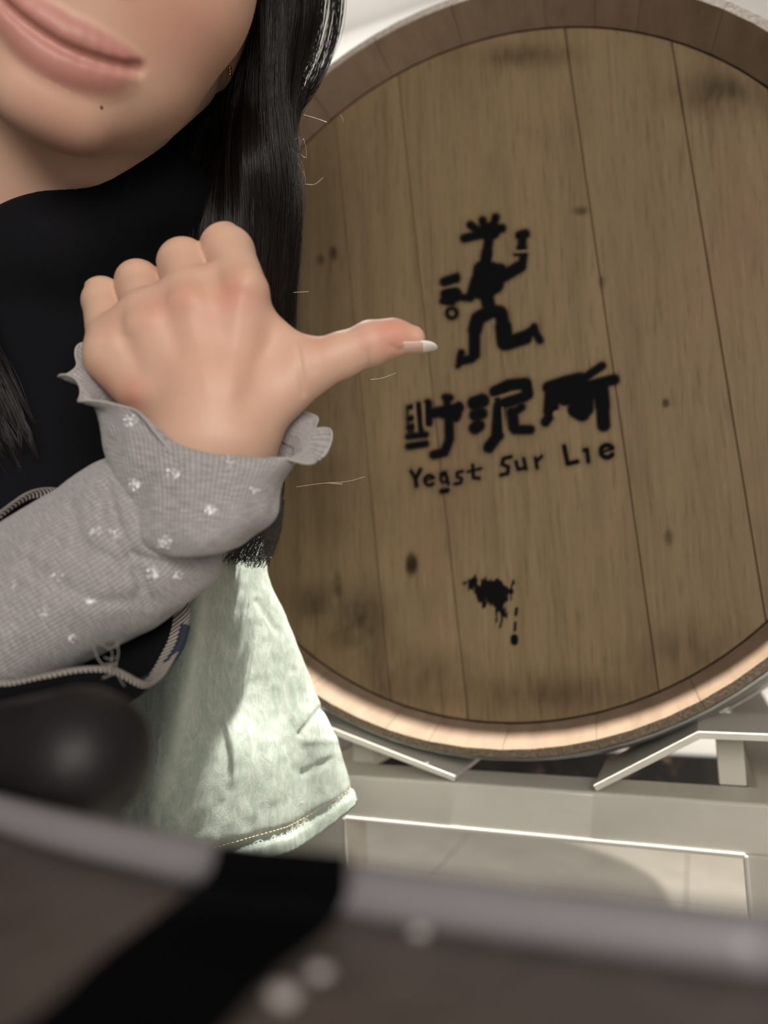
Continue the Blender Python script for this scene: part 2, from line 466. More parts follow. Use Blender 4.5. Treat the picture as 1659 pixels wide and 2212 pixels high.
# ------------------------------------------------------------------ setting
WY = 1.9
fl = box('floor', (-3.2, -2.8, -.12), (2.8, WY + .02, -.003), M['grout'], None, 0); tag(fl, kind='structure')
TS = .60
tm = None
for ix in range(-6, 6):
    for iy in range(-5, 4):
        x0 = .075 + ix * TS; y0 = .10 + iy * TS
        x1, y1 = min(x0 + TS, 2.75), min(y0 + TS, WY)
        x0c = max(x0, -3.15)
        if x1 - x0c < .05 or y1 - y0 < .05: continue
        if abs(x1 - x0c - TS) < 1e-6 and abs(y1 - y0 - TS) < 1e-6:
            if tm is None:
                bm = bmesh.new(); bbox(bm, (.0012, .0012, -.008), (TS - .0012, TS - .0012, 0), .0012)
                t = bm_obj('tile', bm, M['tile'], fl); tm = t.data
            else:
                t = bpy.data.objects.new('tile', tm); col.objects.link(t); t.parent = fl
            t.location = (x0, y0, 0)
        else:
            t = box('tile', (x0c + .0012, y0 + .0012, -.008), (x1 - .0012, y1 - .0012, 0), M['tile'], fl, .0012)
wl = box('wall_back', (-3.2, WY, 0), (2.8, WY + .1, 2.9), M['wall'], None, 0); tag(wl, kind='structure')
ce = box('ceiling', (-3.2, -2.8, 2.9), (2.8, WY + .1, 3.0), M['ceiling'], None, 0); tag(ce, kind='structure')
bb = box('baseboard_back', (-3.2, WY - .02, .0), (2.8, WY, .205), M['marble'], None, .003); tag(bb, kind='structure')

# ------------------------------------------------------------------ barrel (axis along y, front head in y = 0)
BC = np.array([0., 0., ZC])
barrel = empty('wine_barrel', BC)
tag(barrel, 'oak wine barrel lying on its side with a black stencilled running figure on its head', 'barrel')
LEN0, LEN1 = -.0306, .9306
def r_out(y): return .352 - .053 * ((y - .45) / .4806) ** 2
prof = [(-.0306, .2990), (-.010, r_out(-.010)), (.03, r_out(.03)), (.09, r_out(.09)), (.18, r_out(.18)), (.30, r_out(.30)), (.45, .352), (.60, r_out(.6)), (.72, r_out(.72)), (.81, r_out(.81)), (.87, r_out(.87)), (.91, r_out(.91)), (.9306, .2990),
        (.9306, .2931), (.9005, .2805), (.90, .276), (.72, .315), (.45, .328), (.18, .315), (.030, .276), (.0295, .2845), (.0005, .2845), (.0004, .2806), (-.0150, .2868), (-.0306, .2931)]
cuts = [math.radians(-90)]
widths = []
rr = random.Random(3)
while sum(widths) < 2 * math.pi - .12: widths.append(rr.choice([.215, .23, .14, .12, .25, .19]))
sc_ = 2 * math.pi / sum(widths); a0 = math.radians(-88.2)
for wd in widths:
    wd *= sc_; g = .0007; a1 = a0 + wd
    V = []; nseg = max(2, int(wd / .07)); 
    for k in range(nseg + 1):
        a = a0 + g + (wd - 2 * g) * k / nseg
        for (y, r) in prof: V.append((r * math.cos(a), y, r * math.sin(a)))
    n = len(prof); Fc = []; mi = []
    for k in range(nseg):
        for i in range(n):
            j = (i + 1) % n
            Fc.append((k * n + i, k * n + j, (k + 1) * n + j, (k + 1) * n + i)); mi.append(1 if i in (12, n - 1) else 0)
    Fc.append(tuple(range(n))); mi.append(0); Fc.append(tuple(range((nseg + 1) * n - 1, nseg * n - 1, -1))); mi.append(0)
    bm = bmesh.new(); vv = [bm.verts.new(v) for v in V]
    for f, m_ in zip(Fc, mi):
        q = bm.faces.new([vv[i] for i in f]); q.material_index = m_
    so = bm_obj('stave', bm, [M['stave'], M['end']], barrel)
    a0 = a1
# head boards (front and back)
edges_front = [-.2795, -.205, -.107, -.0435, .0992, .1742, .231, .2795]
def board(x0, x1, y, thick, sgn):
    rr_ = .2793; t = STAVE_TILT; g = .00022
    x0 += g; x1 -= g
    def outline(ins):
        a, b, rad = x0 + ins, x1 - ins, rr_ - ins
        xs = np.linspace(max(a, -rad + 1e-4), min(b, rad - 1e-4), 12)
        up = [(x, math.sqrt(max(rad * rad - x * x, 0))) for x in xs]
        return up + [(x, -z) for x, z in up[::-1]]
    o1 = outline(.0006); o2 = outline(0); n = len(o1); V = []
    for pts, yy in ((o1, y), (o2, y + sgn * .0007), (o2, y + sgn * thick)):
        for x, z in pts: V.append((x * math.cos(t) + z * -math.sin(t), yy, z * math.cos(t) + x * math.sin(t)))
    Fc = [tuple(range(n)), tuple(range(3 * n - 1, 2 * n - 1, -1))]
    for k in (0, 1): Fc += [(k * n + i, k * n + (i + 1) % n, (k + 1) * n + (i + 1) % n, (k + 1) * n + i) for i in range(n)]
    bm = bmesh.new(); vv = [bm.verts.new(v) for v in V]
    for f in Fc: bm.faces.new([vv[i] for i in f])
    return bm_obj('head_board', bm, M['head'], barrel)
for a, b in zip(edges_front[:-1], edges_front[1:]):
    board(a, b, 0, .024, 1); board(a, b, .90, .024, -1)
# hoops
def hoop(y0, y1, parent):
    N = 96; V = []
    pr = [(y0, r_out(y0) + .0002), (y0, r_out(y0) + .0018), ((y0 + y1) / 2, r_out((y0 + y1) / 2) + .0021), (y1, r_out(y1) + .0018), (y1, r_out(y1) + .0002)]
    k = len(pr)
    for i in range(N):
        a = 2 * math.pi * i / N
        for y, r in pr: V.append((r * math.cos(a), y, r * math.sin(a)))
    Fc = [(i * k + j, i * k + (j + 1) % k, ((i + 1) % N) * k + (j + 1) % k, ((i + 1) % N) * k + j) for i in range(N) for j in range(k)]
    o = link('hoop', mesh('hoop', V, Fc), M['hoop'], parent)
    return o
for y0, y1 in ((-.024, .024), (.10, .14), (.255, .295), (.605, .645), (.76, .80), (.876, .924)): hoop(y0, y1, barrel)

# stencil on the head: flat sprayed print, ink density per vertex
def cap(poly, r):
    return ('c', [tuple(p) for p in poly], r)
INK = [ # coordinates in the enlarged crop (x0 820, y0 430, scale .3496)
 cap([(525, 242), (640, 215), (755, 180)], 24), cap([(562, 160), (625, 210)], 22), cap([(637, 132), (655, 205)], 22), cap([(718, 112), (690, 205)], 21), cap([(655, 200), (700, 190)], 48),
 cap([(676, 240), (664, 330)], 26), cap([(664, 330), (650, 420)], 32), cap([(640, 440), (625, 560)], 58), cap([(690, 450), (660, 560)], 60), cap([(740, 450), (690, 530)], 50), cap([(660, 590), (672, 650)], 38),
 cap([(760, 480), (870, 415)], 34), cap([(880, 415), (888, 355)], 22), cap([(840, 340), (905, 345)], 9), cap([(868, 225), (900, 215)], 26), cap([(882, 245), (880, 295)], 24), cap([(862, 300), (895, 300)], 14),
 cap([(575, 560), (560, 605)], 26), cap([(560, 612), (495, 605)], 20), cap([(425, 590), (460, 590)], 46), cap([(390, 630), (450, 640)], 18), cap([(400, 512), (470, 488)], 26), cap([(480, 470), (478, 505)], 12),
 ('r', (446, 705), 30, 9),
 cap([(690, 690), (612, 735)], 40), cap([(606, 740), (588, 810)], 40), cap([(586, 810), (586, 960)], 32), cap([(570, 985), (505, 1000)], 24), cap([(495, 1000), (505, 950)], 20), cap([(485, 1030), (500, 1010)], 14),
 cap([(690, 690), (745, 700)], 38), cap([(752, 710), (764, 790)], 38), cap([(764, 790), (775, 885)], 48), cap([(790, 890), (900, 855)], 40), cap([(900, 845), (945, 815)], 28), cap([(955, 790), (965, 830), (990, 872)], 20),
 cap([(178, 1288), (200, 1282)], 12), cap([(240, 1268), (258, 1450)], 14), cap([(182, 1358), (204, 1352)], 15), cap([(186, 1412), (206, 1406)], 20), cap([(178, 1468), (285, 1455)], 17), cap([(180, 1528), (285, 1512)], 19), cap([(170, 1290), (176, 1420)], 4), cap([(180, 1440), (210, 1440)], 5),
 cap([(298, 1262), (302, 1380)], 24), cap([(405, 1225), (435, 1228)], 20), cap([(415, 1240), (420, 1300)], 20), cap([(320, 1325), (490, 1290)], 30), cap([(395, 1320), (470, 1330)], 36), cap([(490, 1280), (470, 1350)], 26), cap([(428, 1350), (432, 1480)], 26), cap([(430, 1490), (400, 1565), (335, 1580)], 25),
 cap([(585, 1262), (635, 1245)], 40), cap([(590, 1335), (630, 1325)], 34), cap([(590, 1415), (612, 1400)], 36),
 cap([(715, 1190), (800, 1150), (900, 1140)], 34), cap([(905, 1140), (915, 1205)], 32), cap([(770, 1262), (895, 1222)], 30), cap([(718, 1220), (742, 1260)], 14), cap([(740, 1280), (728, 1460)], 36), cap([(722, 1470), (675, 1535)], 32),
 cap([(840, 1312), (878, 1285)], 22), cap([(818, 1320), (830, 1410)], 32), cap([(835, 1425), (930, 1425)], 26),
 cap([(1045, 1165), (1150, 1130), (1240, 1110)], 36), cap([(1068, 1190), (1058, 1310)], 44), cap([(1050, 1340), (1025, 1378)], 26), cap([(1150, 1200), (1270, 1190)], 74), cap([(1215, 1300), (1250, 1320)], 50), cap([(1265, 1105), (1375, 1030)], 22), cap([(1270, 1160), (1450, 1115)], 30), cap([(1290, 1200), (1285, 1300)], 34), cap([(1365, 1150), (1378, 1280)], 44), cap([(1378, 1290), (1385, 1395)], 38),
 cap([(195, 1682), (222, 1728)], 12), cap([(252, 1672), (222, 1728), (228, 1772)], 13),
 ('a', (308, 1738), 30, 40, 330, 11), cap([(288, 1738), (330, 1722)], 8),
 cap([(378, 1700), (405, 1688), (425, 1760)], 11), ('a', (398, 1728), 22, 0, 360, 9), cap([(385, 1806), (418, 1800)], 17),
 cap([(512, 1682), (480, 1690), (478, 1715), (508, 1728), (500, 1755), (465, 1760)], 10),
 cap([(575, 1645), (580, 1722), (615, 1725)], 11), cap([(545, 1685), (628, 1664)], 9),
 cap([(812, 1592), (765, 1604), (757, 1638), (795, 1655), (792, 1695), (750, 1705)], 12),
 cap([(842, 1622), (855, 1670), (895, 1662)], 11), cap([(890, 1605), (905, 1668)], 11), cap([(962, 1600), (974, 1662)], 11), cap([(972, 1620), (1002, 1588)], 10),
 cap([(1140, 1528), (1162, 1635), (1222, 1622)], 14), cap([(1265, 1552), (1282, 1548), (1290, 1622)], 13), ('a', (1405, 1558), 38, 30, 330, 15), cap([(1378, 1562), (1432, 1545)], 9)]
BARE = [cap([(370, 556), (492, 532)], 5), cap([(838, 328), (905, 318)], 7), cap([(695, 1228), (860, 1185)], 5), cap([(760, 1290), (768, 1440)], 7), cap([(215, 1270), (225, 1430)], 7), cap([(272, 1265), (275, 1400), (300, 1420)], 8), cap([(1095, 1330), (1140, 1340)], 26)]
def sdstroke(q, s):
    if s[0] == 'c':
        d = np.full(len(q), 1e9); pl = s[1]
        for a, b in zip(pl[:-1], pl[1:]):
            a = np.array(a, float); b = np.array(b, float); ba = b - a; pa = q - a
            h = np.clip(pa @ ba / (ba @ ba + 1e-9), 0, 1); d = np.minimum(d, np.linalg.norm(pa - h[:, None] * ba, axis=1))
        return d - s[2]
    if s[0] == 'r': return np.abs(np.linalg.norm(q - np.array(s[1]), axis=1) - s[2]) - s[3]
    c, r, a0_, a1_, wd = s[1:]
    pl = [(c[0] + r * math.cos(math.radians(t)), c[1] + r * math.sin(math.radians(t))) for t in np.linspace(a0_, a1_, 16)]
    return sdstroke(q, ('c', pl, wd))
def decal(name, x0, x1, y0, y1, inkfn, mat, step=.0008):
    c = np.array([hit(x, y, 1, 0) for x, y in ((x0, y0), (x1, y0), (x0, y1), (x1, y1))])
    xa, xb, za, zb = c[:, 0].min(), c[:, 0].max(), c[:, 2].min(), c[:, 2].max()
    nx, nz = int((xb - xa) / step), int((zb - za) / step)
    X, Z = np.meshgrid(np.linspace(xa, xb, nx), np.linspace(za, zb, nz), indexing='ij')
    V = np.stack([X.ravel(), np.full(X.size, -.00035), Z.ravel()], 1)
    ink = inkfn(pix(V))
    idx = np.arange(nx * nz).reshape(nx, nz)
    Fq = np.stack([idx[:-1, :-1], idx[1:, :-1], idx[1:, 1:], idx[:-1, 1:]], -1).reshape(-1, 4)
    Fq = Fq[(ink[Fq] > .015).any(1)]
    used, inv = np.unique(Fq, return_inverse=True)
    me = npmesh(name, V[used] - BC, inv.reshape(Fq.shape))
    at = me.attributes.new('ink', 'FLOAT', 'POINT'); at.data.foreach_set('value', ink[used].astype(np.float32))
    return link(name, me, mat, barrel)
def hit_r(p):                                 # true where a pixel falls on the head disc
    d = np.stack([(p[:, 0] - 829.5) / F, (p[:, 1] - 1106) / F, np.ones(len(p))], 1) @ R
    X = POS + d * (-POS[1] / d[:, 1])[:, None]; return np.hypot(X[:, 0], X[:, 2] - ZC) < .2785
def ink_mat(name, c):
    s = NB(name); tr = s.n('ShaderNodeBsdfTransparent'); mx = s.n('ShaderNodeMixShader')
    s.set(Base_Color=c, Roughness=.85, Specular_IOR_Level=.06)
    a = s.attr('ink').outputs['Fac']
    s.l(a, mx.inputs[0]); s.l(tr.outputs[0], mx.inputs[1]); s.l(s.b.outputs[0], mx.inputs[2]); s.l(mx.outputs[0], s.out.inputs[0])
    return s.m
inkm = ink_mat('stencil_ink', (.005, .005, .006)); stm = ink_mat('stain_and_shade', (.022, .014, .008))
def stencil(sel, fuzz, fat=0):
    def f(p):
        q = (p - np.array([820, 430])) / .3496
        d = np.full(len(q), 1e9)
        for s in sel: d = np.minimum(d, sdstroke(q, s))
        b = np.full(len(q), 1e9)
        for s in BARE: b = np.minimum(b, sdstroke(q, s))
        d = d - fat
        ink = smooth01((fuzz - d) / (2 * fuzz)) * .97
        halo = .22 * np.exp(-np.maximum(d, 0) / 22.)
        ink = np.maximum(ink, np.where(halo > .04, halo - .04, 0))
        return ink * smooth01((b + 6) / 12)
    return f
decal('stencil_figure', 925, 1185, 450, 815, stencil(INK[:36] + [cap([(650, 470), (700, 520)], 66), cap([(600, 500), (580, 570)], 34), cap([(640, 205), (700, 205)], 40)], 15, 4), inkm)
nlat = next(i for i, s in enumerate(INK) if s[0] == 'c' and s[1][0] == (195, 1682))
decal('stencil_characters', 860, 1350, 770, 1005, stencil(INK[36:nlat], 14, 4), inkm)
decal('stencil_lettering', 870, 1345, 940, 1080, stencil(INK[nlat:], 7), inkm)
def stain(p):
    x, y = p[:, 0], p[:, 1]; z = np.zeros(len(p))
    n1 = vnoise(np.stack([x / 9, y / 17, z], 1), 3) * .6 + vnoise(np.stack([x / 4, y / 9, z], 1), 5) * .4
    def g(cx, cy, rx, ry): return np.exp(-(((x - cx) / rx) ** 2 + ((y - cy) / ry) ** 2))
    b = 1.25 * g(1058, 1285, 30, 30) + .8 * g(1085, 1320, 18, 34) + .62 * g(1015, 1255, 26, 22) + .55 * g(1095, 1262, 32, 22)
    v = smooth01((b + .55 * n1 - .52) / .25)
    dr = [cap([(1116, 1315), (1114, 1328)], 3.2), cap([(1113, 1345), (1112, 1362)], 2.6), cap([(1111, 1378), (1111, 1386)], 8), cap([(1080, 1355), (1085, 1335)], 2)]
    d = np.min([sdstroke(p, s) for s in dr], 0)
    return np.maximum(v, smooth01((1.5 - d) / 3)) * .93
decal('paint_smudge', 950, 1140, 1215, 1400, stain, inkm)
for cx, cy, rx, ry, am in ((889, 1218, 12, 24, .75), (720, 548, 9, 16, .5), (692, 562, 9, 12, .35), (728, 1265, 10, 26, .4), (1438, 870, 8, 10, .45), (1300, 610, 7, 14, .3), (1255, 455, 18, 10, .3), (1445, 1160, 10, 18, .3),
                            (780, 1355, 70, 75, .34), (690, 1300, 60, 40, .25), (1560, 205, 110, 45, .36), (1190, 1500, 190, 45, .22), (1480, 1420, 120, 70, .22), (890, 1470, 110, 60, .26), (700, 1080, 60, 90, .12), (1120, 120, 130, 26, .22)):  # wide patches: soft shade painted low on the head, with dark blotches
    def knot_and_shade(p):
        z = np.zeros(len(p)); n1 = vnoise(np.stack([p[:, 0] / 8, p[:, 1] / 22, z], 1), 9); n2 = vnoise(np.stack([p[:, 0] / 45, p[:, 1] / 60, z], 1), 19)
        e = (((p[:, 0] - cx) / rx) ** 2 + ((p[:, 1] - cy) / ry) ** 2) ** (1.6 if rx < 30 else 1.0)
        hd = hit_r(p)
        return np.where(hd, np.clip(am * np.exp(-e) * (1 + .4 * n1 + (.5 * n2 if rx > 30 else 0)) - .016, 0, .8), 0)
    decal('wood_knot' if rx < 30 else 'stain_and_shade', cx - rx * 2, cx + rx * 2, cy - ry * 2, cy + ry * 2, knot_and_shade, stm, .0012 if rx < 30 else .0026)

# ------------------------------------------------------------------ barrel rack
rack = empty('barrel_rack', (.023, .45, 0))
tag(rack, 'grey painted steel rack with bent cradle plates holding up the oak barrel', 'rack')
def rk(o):
    o.parent = rack; o.matrix_parent_inverse = Matrix.Translation((-.023, -.45, 0)); return o
BT, BB = ZC - .3185, ZC - .3507
for yf, yb, s in ((-.03, .012, 1), (.888, .93, -1)):
    rk(box('beam', (-.72 if s < 0 else -.42, yf, BB), (.62, yb, BT), M['paint'], None, .0022))
    f0 = yf - .002 if s == 1 else yb
    for x0, x1 in (((-.19, -.118), (.164, .236)) if s == 1 else ((-.72, -.648), (.548, .62))):
        rk(box('leg', (x0, yf + .0008, .012), (x1, yb - .0008, BB + .0005), M['paint'], None, .002))
        rk(box('foot_plate', (x0 - .02, yf - .02, 0.001), (x1 + .02, yb + .02, .012), M['paint'], None, .002))
    if s == 1:
        fr = yf if s == 1 else yb
        a, b = (fr - .0012, fr + .006) if s == 1 else (fr - .006, fr + .0025)
        rk(box('opening_lip', (-.118, a, BB - .0022), (.164, b, BB + .0012), M['paint'], None, .001))
        for x0, x1 in ((-.1195, -.1165), (.1625, .1655)):
            rk(box('opening_lip', (x0, a, .05), (x1, b, BB), M['paint'], None, .001))
    # cradle plates: bent sheet, sloping flank then level wing
    ya, yc = (-.031, .048) if s == 1 else (.852, .931)
    for sg in (-1, 1):
        if sg > 0: pl = [(.074, BT + .001), (.1425, .9 - .2790), (.30, .9 - .2790)]
        else: pl = [(-.0275, BT + .001), (-.128, .9 - .2868), (-.27, .9 - .2868)]
        t = .0042
        (xa, za), (xb, zb), (xc, zc) = pl
        dx, dz = xb - xa, zb - za; L = math.hypot(dx, dz); nx, nz = -dz / L * sg, dx / L * sg
        poly = [(xa, za), (xb, zb), (xc, zc), (xc, zc + t), (xb - .0012 * sg, zb + t), (xa + nx * t, za + nz * t)]
        rk(prism('cradle_plate', poly, ya, yc, 1, M['paint'], None, .0004))
        px0, px1 = (.152, .1695) if sg > 0 else (-.130, -.1105)
        rk(box('post', (px0, .012 if s == 1 else .87, BT - (.0 if s == 1 else .0)), (px1, .032 if s == 1 else .888, .9 - (.2790 if sg > 0 else .2868)), M['paint'], None, .001))
for x in (-.205, .175):
    rk(box('side_rail', (x, .012, BB - .002), (x + .04, .888, BT - .002), M['paint'], None, .002))

# ------------------------------------------------------------------ table in front of the lens
ZT = POS[2] - .038
def onplane(x, y, z=ZT): return hit(x, y, 2, z)
table = empty('table', (POS[0] - .02, POS[1] - .12, 0))
tag(table, 'dark brown table with a raised pale rim, blurred close to the lens', 'table')
def tb(o): o.parent = table; o.matrix_parent_inverse = Matrix.Translation((-table.location[0], -table.location[1], 0)); return o
rimpx = [(-160, 1690), (0, 1742), (150, 1783), (300, 1815), (450, 1846), (750, 1898), (1000, 1934), (1300, 1972), (1659, 2014), (1900, 2040)]
rp = np.array([onplane(*q) for q in rimpx])
d0 = rp[1] - rp[0]; d1 = rp[-1] - rp[-4]
ext0 = rp[0] + d0 / np.linalg.norm(d0) * -.22; ext1 = rp[-1] + d1 / np.linalg.norm(d1) * .40
line = catmull(np.vstack([ext0, rp, ext1]), 80)
back = np.array([line[-1] + np.array([.02, -.55, 0]), line[0] + np.array([-.02, -.55, 0])])
outl = [(p[0], p[1]) for p in line] + [(p[0], p[1]) for p in back]
tb(prism('tabletop', outl, ZT - .030, ZT - .0042, 2, M['table']))
closed = np.vstack([line, [line[-1] * .7 + back[0] * .3, back[0], back[1], line[0] * .7 + back[1] * .3, line[0]]])
V_, F_ = tubes((closed - np.array([0, 0, .0012]))[None], np.full((1, len(closed)), .0033), 12)
tb(link('rim', npmesh('rim', V_, F_), M['rim'], None, True))
tb(box('column', (POS[0] - .06, POS[1] - .34, .02), (POS[0] + .02, POS[1] - .26, ZT - .030), M['darkmetal'], None, .004))
tb(box('base_plate', (POS[0] - .22, POS[1] - .50, .001), (POS[0] + .18, POS[1] - .10, .02), M['darkmetal'], None, .004))
# black band across the table edge
bp = [(470, 752, 1850), (462, 752, 1885), (440, 745, 1930), (350, 700, 2000), (220, 582, 2100), (95, 480, 2215), (-60, 360, 2330)]
Lp, Rp = [], []
for xl, xr, y in bp:
    zz = ZT + (.0030 if y < 1900 else (-.0005 if y < 1935 else -.0038))
    Lp.append(hit(xl, y - 10, 2, zz)); Rp.append(hit(xr, y + 14, 2, zz))
Lc = catmull(Lp, 40); Rc = catmull(Rp, 40)
up = np.array([0, 0, .0012]); V_ = []
for a, b in zip(Lc, Rc): V_ += [a, b, b + up, a + up]
F_ = [(0, 1, 2, 3), (159, 158, 157, 156)] + [(k * 4 + i, k * 4 + (i + 1) % 4, k * 4 + 4 + (i + 1) % 4, k * 4 + 4 + i) for k in range(39) for i in range(4)]
bm = bmesh.new(); vv = [bm.verts.new(v) for v in V_]
for f in F_: bm.faces.new([vv[i] for i in f])
tag(bm_obj('black_strip', bm, M['black']), 'broad matt black strap lying diagonally over the rim of the dark table', 'strip')

# ------------------------------------------------------------------ person
O_ = np.array([-.12715, -.19341, .30145])
HM = np.array([[0.87006, 0.40815, 0.27642], [0.28062, -0.87113, 0.40297], [0.40527, -0.27304, -0.87247]])  # face x, up, forward in lens axes
def fp(x, y, z): return K(*(O_ + HM @ np.array([x, y, z])))
FR = np.stack([R.T @ HM[:, i] for i in range(3)])      # rows: face axes in world
def fe(c, r): return Ell(fp(*c), r, FR)
def fc(a, b, ra, rb): return Cone(fp(*a), fp(*b), ra, rb)
HD = .29
def H(x, y, dz=0): return P(x, y, HD + dz / 1000.)
hs = HD / F
def hc(a, b, ra, rb): return Cone(H(*a), H(*b), ra * hs, rb * hs)
NB_, SL, SR = K(-.2145, -.115, .436), K(-.135, -.050, .475), K(-.375, -.045, .43)
EL, WR = P(-560, 1690, .285), H(470, 950, 4)
HIP, HL, HR = K(-.32, .25, .52), K(-.245, .26, .50), K(-.40, .26, .52)
KL, KR = K(-.215, .27, .19), K(-.365, .27, .22)
AL, AR = KL + np.array([0.02, .06, -KL[2] + .085]), KR + np.array([-.02, .06, -KR[2] + .085])
CH = (SL + SR) / 2 * .6 + NB_ * .4 + np.array([0, 0, -.09])
def mir(f, pts): return [f(*[((-p[0],) + tuple(p[1:])) if isinstance(p, tuple) else p for p in a]) for a in pts] + [f(*a) for a in pts]
head = [fe((0, .085, -.085), (.073, .088, .092)), fe((0, .020, -.048), (.053, .062, .052)), fe((0, .055, -.035), (.058, .055, .045))]
jaw = mir(fc, [((.045, .014, -.075), (.010, -.0275, -.014), .0165, .0150)]) + [fe((0, -.0255, -.0115), (.017, .014, .0145))]
cheek = mir(fe, [((.034, .036, -.022), (.028, .028, .026)), ((.030, .008, -.024), (.022, .024, .02))])
muz = [fe((0, .002, -.017), (.027, .022, .0185))]
base_face = [(head, .018, 0, 'u'), (jaw, .012, .020, 'u'), (cheek, .012, .022, 'u'), (muz, 0, .014, 'u')]
def zs(x, y):                                          # how far forward the face stands at x, y
    z = np.linspace(.04, -.05, 901); d = evalsdf(base_face, np.array([fp(x, y, q) for q in z])); return z[np.argmax(d < 0)]
def lp(x, y, dz): return (x, y, zs(x, y) + dz)
def lipline(up):
    nd = []
    for x in (0, .005, .010, .015, .020, .0245):
        t = x / .0285; yc = -.0066 + .0068 * t ** 1.9
        if up: r_ = .0038 * (1 - t ** 2.2) + .0009; nd.append((lp(x, yc + r_ * .95 + .0012 - (.0006 if x == 0 else 0), -.0012 - .0016 * t), r_))
        else: r_ = .0043 * (1 - t ** 2) + .0009; nd.append((lp(x, yc - r_ - .0008, -.0026 - .0012 * t), r_))
    return [(a[0], b[0], a[1], b[1]) for a, b in zip(nd[:-1], nd[1:])]
uplip = mir(fc, lipline(True)); lolip = mir(fc, lipline(False))
groove = mir(fc, [(lp(.0295, .0010, .0020), lp(.0280, .0000, .0012), .0012, .0018), (lp(.0280, .0000, .0012), lp(.0255, -.0010, .0010), .0018, .0014), (lp(.0255, -.0010, .0006), lp(.020, -.0031, .0018), .0014, .0012), (lp(.020, -.0031, .0018), lp(.014, -.0048, .0024), .0012, .0012), (lp(.014, -.0048, .0024), lp(.007, -.0061, .0028), .0012, .0011), (lp(.007, -.0061, .0028), lp(0, -.0066, .0030), .0011, .0011)])
nose = [fc((0, .078, -.004), (0, .040, .014), .0075, .0105)] + mir(fe, [((.0115, .0325, .004), (.0075, .0065, .009))])
brow = mir(fc, [((.012, .088, -.004), (.045, .090, -.024), .008, .008)])
eyes = mir(fe, [((.031, .073, -.020), (.0125, .0115, .0115))])
ear = mir(fe, [((.0645, .046, -.090), (.0055, .028, .016)), ((.0605, .0235, -.083), (.0055, .0085, .0075))])
neck = [fc((0, -.005, -.085), (0, -.07, -.10), .048, .047), Cone(fp(0, -.07, -.10), NB_, .047, .056)]
torso = [Cone(NB_, CH, .056, .085), Cone(SL * .75 + SR * .25, SL, .06, .05), Cone(SR * .75 + SL * .25, SR, .06, .05), Cone(CH + (SL - SR) * .12, CH + (SR - SL) * .12, .095, .095),
         Cone(CH, HIP, .10, .105), Cone(HL, HR, .09, .09)]
MID = P(300, 1140, .293)
arm = [Cone(SL, EL, .046, .034), Cone(EL, MID, .030, .0215), Cone(MID, WR, .0215, .0215)]
rarm = [Cone(SR, K(-.47, .13, .34), .048, .038), Cone(K(-.47, .13, .34), K(-.36, .20, .17), .037, .024)]
legs = [Cone(HL, KL, .082, .056), Cone(KL, AL, .052, .034), Cone(HR, KR, .082, .056), Cone(KR, AR, .052, .034)]
feet = [Cone(AL + np.array([0, .01, -.045]), AL + np.array([.05, -.14, -.058]), .036, .026), Cone(AR + np.array([0, .01, -.045]), AR + np.array([.03, -.14, -.058]), .036, .026)]
palm = [hc((500, 905, 4), (528, 632, 0), 70, 53), hc((465, 905, 3), (412, 668, -1), 74, 53), hc((430, 900, 4), (318, 712, 1), 68, 50), hc((402, 880, 7), (238, 765, 6), 64, 48),
        hc((480, 860, 10), (430, 740, 10), 80, 70), hc((248, 775, 10), (400, 930, 8), 58, 68), hc((500, 600, 8), (408, 640, 8), 48, 48), hc((405, 635, 8), (313, 680, 9), 47, 45), hc((313, 680, 9), (236, 722, 12), 44, 42), hc((468, 690, 3), (455, 850, 5), 58, 72), hc((365, 715, 4), (420, 870, 6), 55, 68), hc((278, 755, 8), (400, 880, 8), 50, 64), Cone(WR, H(470, 870, 4), .0235, .021)]
fing = []
for mcp, pip_, dip, tip, r0, r1, r2 in (
    ((528, 632, 0), (493, 546, 20), (510, 640, 42), (520, 735, 33), 53, 59, 46),
    ((412, 668, -1), (402, 580, 22), (412, 668, 44), (430, 750, 34), 53, 61, 45),
    ((318, 712, 1), (302, 620, 25), (325, 700, 44), (350, 770, 34), 49, 53, 42),
    ((238, 765, 6), (224, 652, 28), (250, 725, 44), (275, 790, 33), 47, 48, 39)):
    fing.append([hc(mcp, pip_, r0, r1), hc(pip_, dip, r1, r2), hc(dip, tip, r2, r2 * .85)])
thumb = [hc((555, 890, 6), (672, 792, 7), 70, 56), hc((672, 792, 7), (735, 768, 8), 54, 47), hc((735, 768, 8), (803, 741, 9), 46, 46), hc((803, 741, 9), (850, 729, 10), 45, 38), hc((850, 729, 10), (892, 730, 10), 37, 27)]
web = [hc((560, 700, 8), (640, 775, 9), 42, 48), hc((600, 790, 10), (560, 840, 10), 60, 70)]
knuck = [Ell(H(522, 612, -5), np.array([40, 36, 24]) * hs, R), Ell(H(408, 655, -5), np.array([38, 34, 24]) * hs, R), Ell(H(312, 705, -3), np.array([34, 32, 20]) * hs, R)]
groups = [(head, .018, 0, 'u'), (jaw, .012, .020, 'u'), (cheek, .012, .022, 'u'), (muz, 0, .014, 'u'), (brow, .004, .010, 'u'), (nose, .006, .008, 'u'),
          (eyes, 0, .003, 'u'), (uplip, .002, .0050, 'u'), (lolip, .003, .0060, 'u'), (groove, .001, .0034, 's'), (ear, .006, .006, 'u'), (neck, .01, .018, 'u'),
          (torso[:4], .05, .03, 'u'), (arm, .010, .03, 'u'), ([], 0, 0, 'u'), ([], 0, 0, 'u'), ([], 0, 0, 'u'),
          (palm, .008, .006, 'u')] + [(f, .0025, .0011, 'u') for f in fing] + [(thumb, .004, .0065, 'u'), (web, .004, .007, 'u')]
Vb, Fb = surface(groups, .0012)
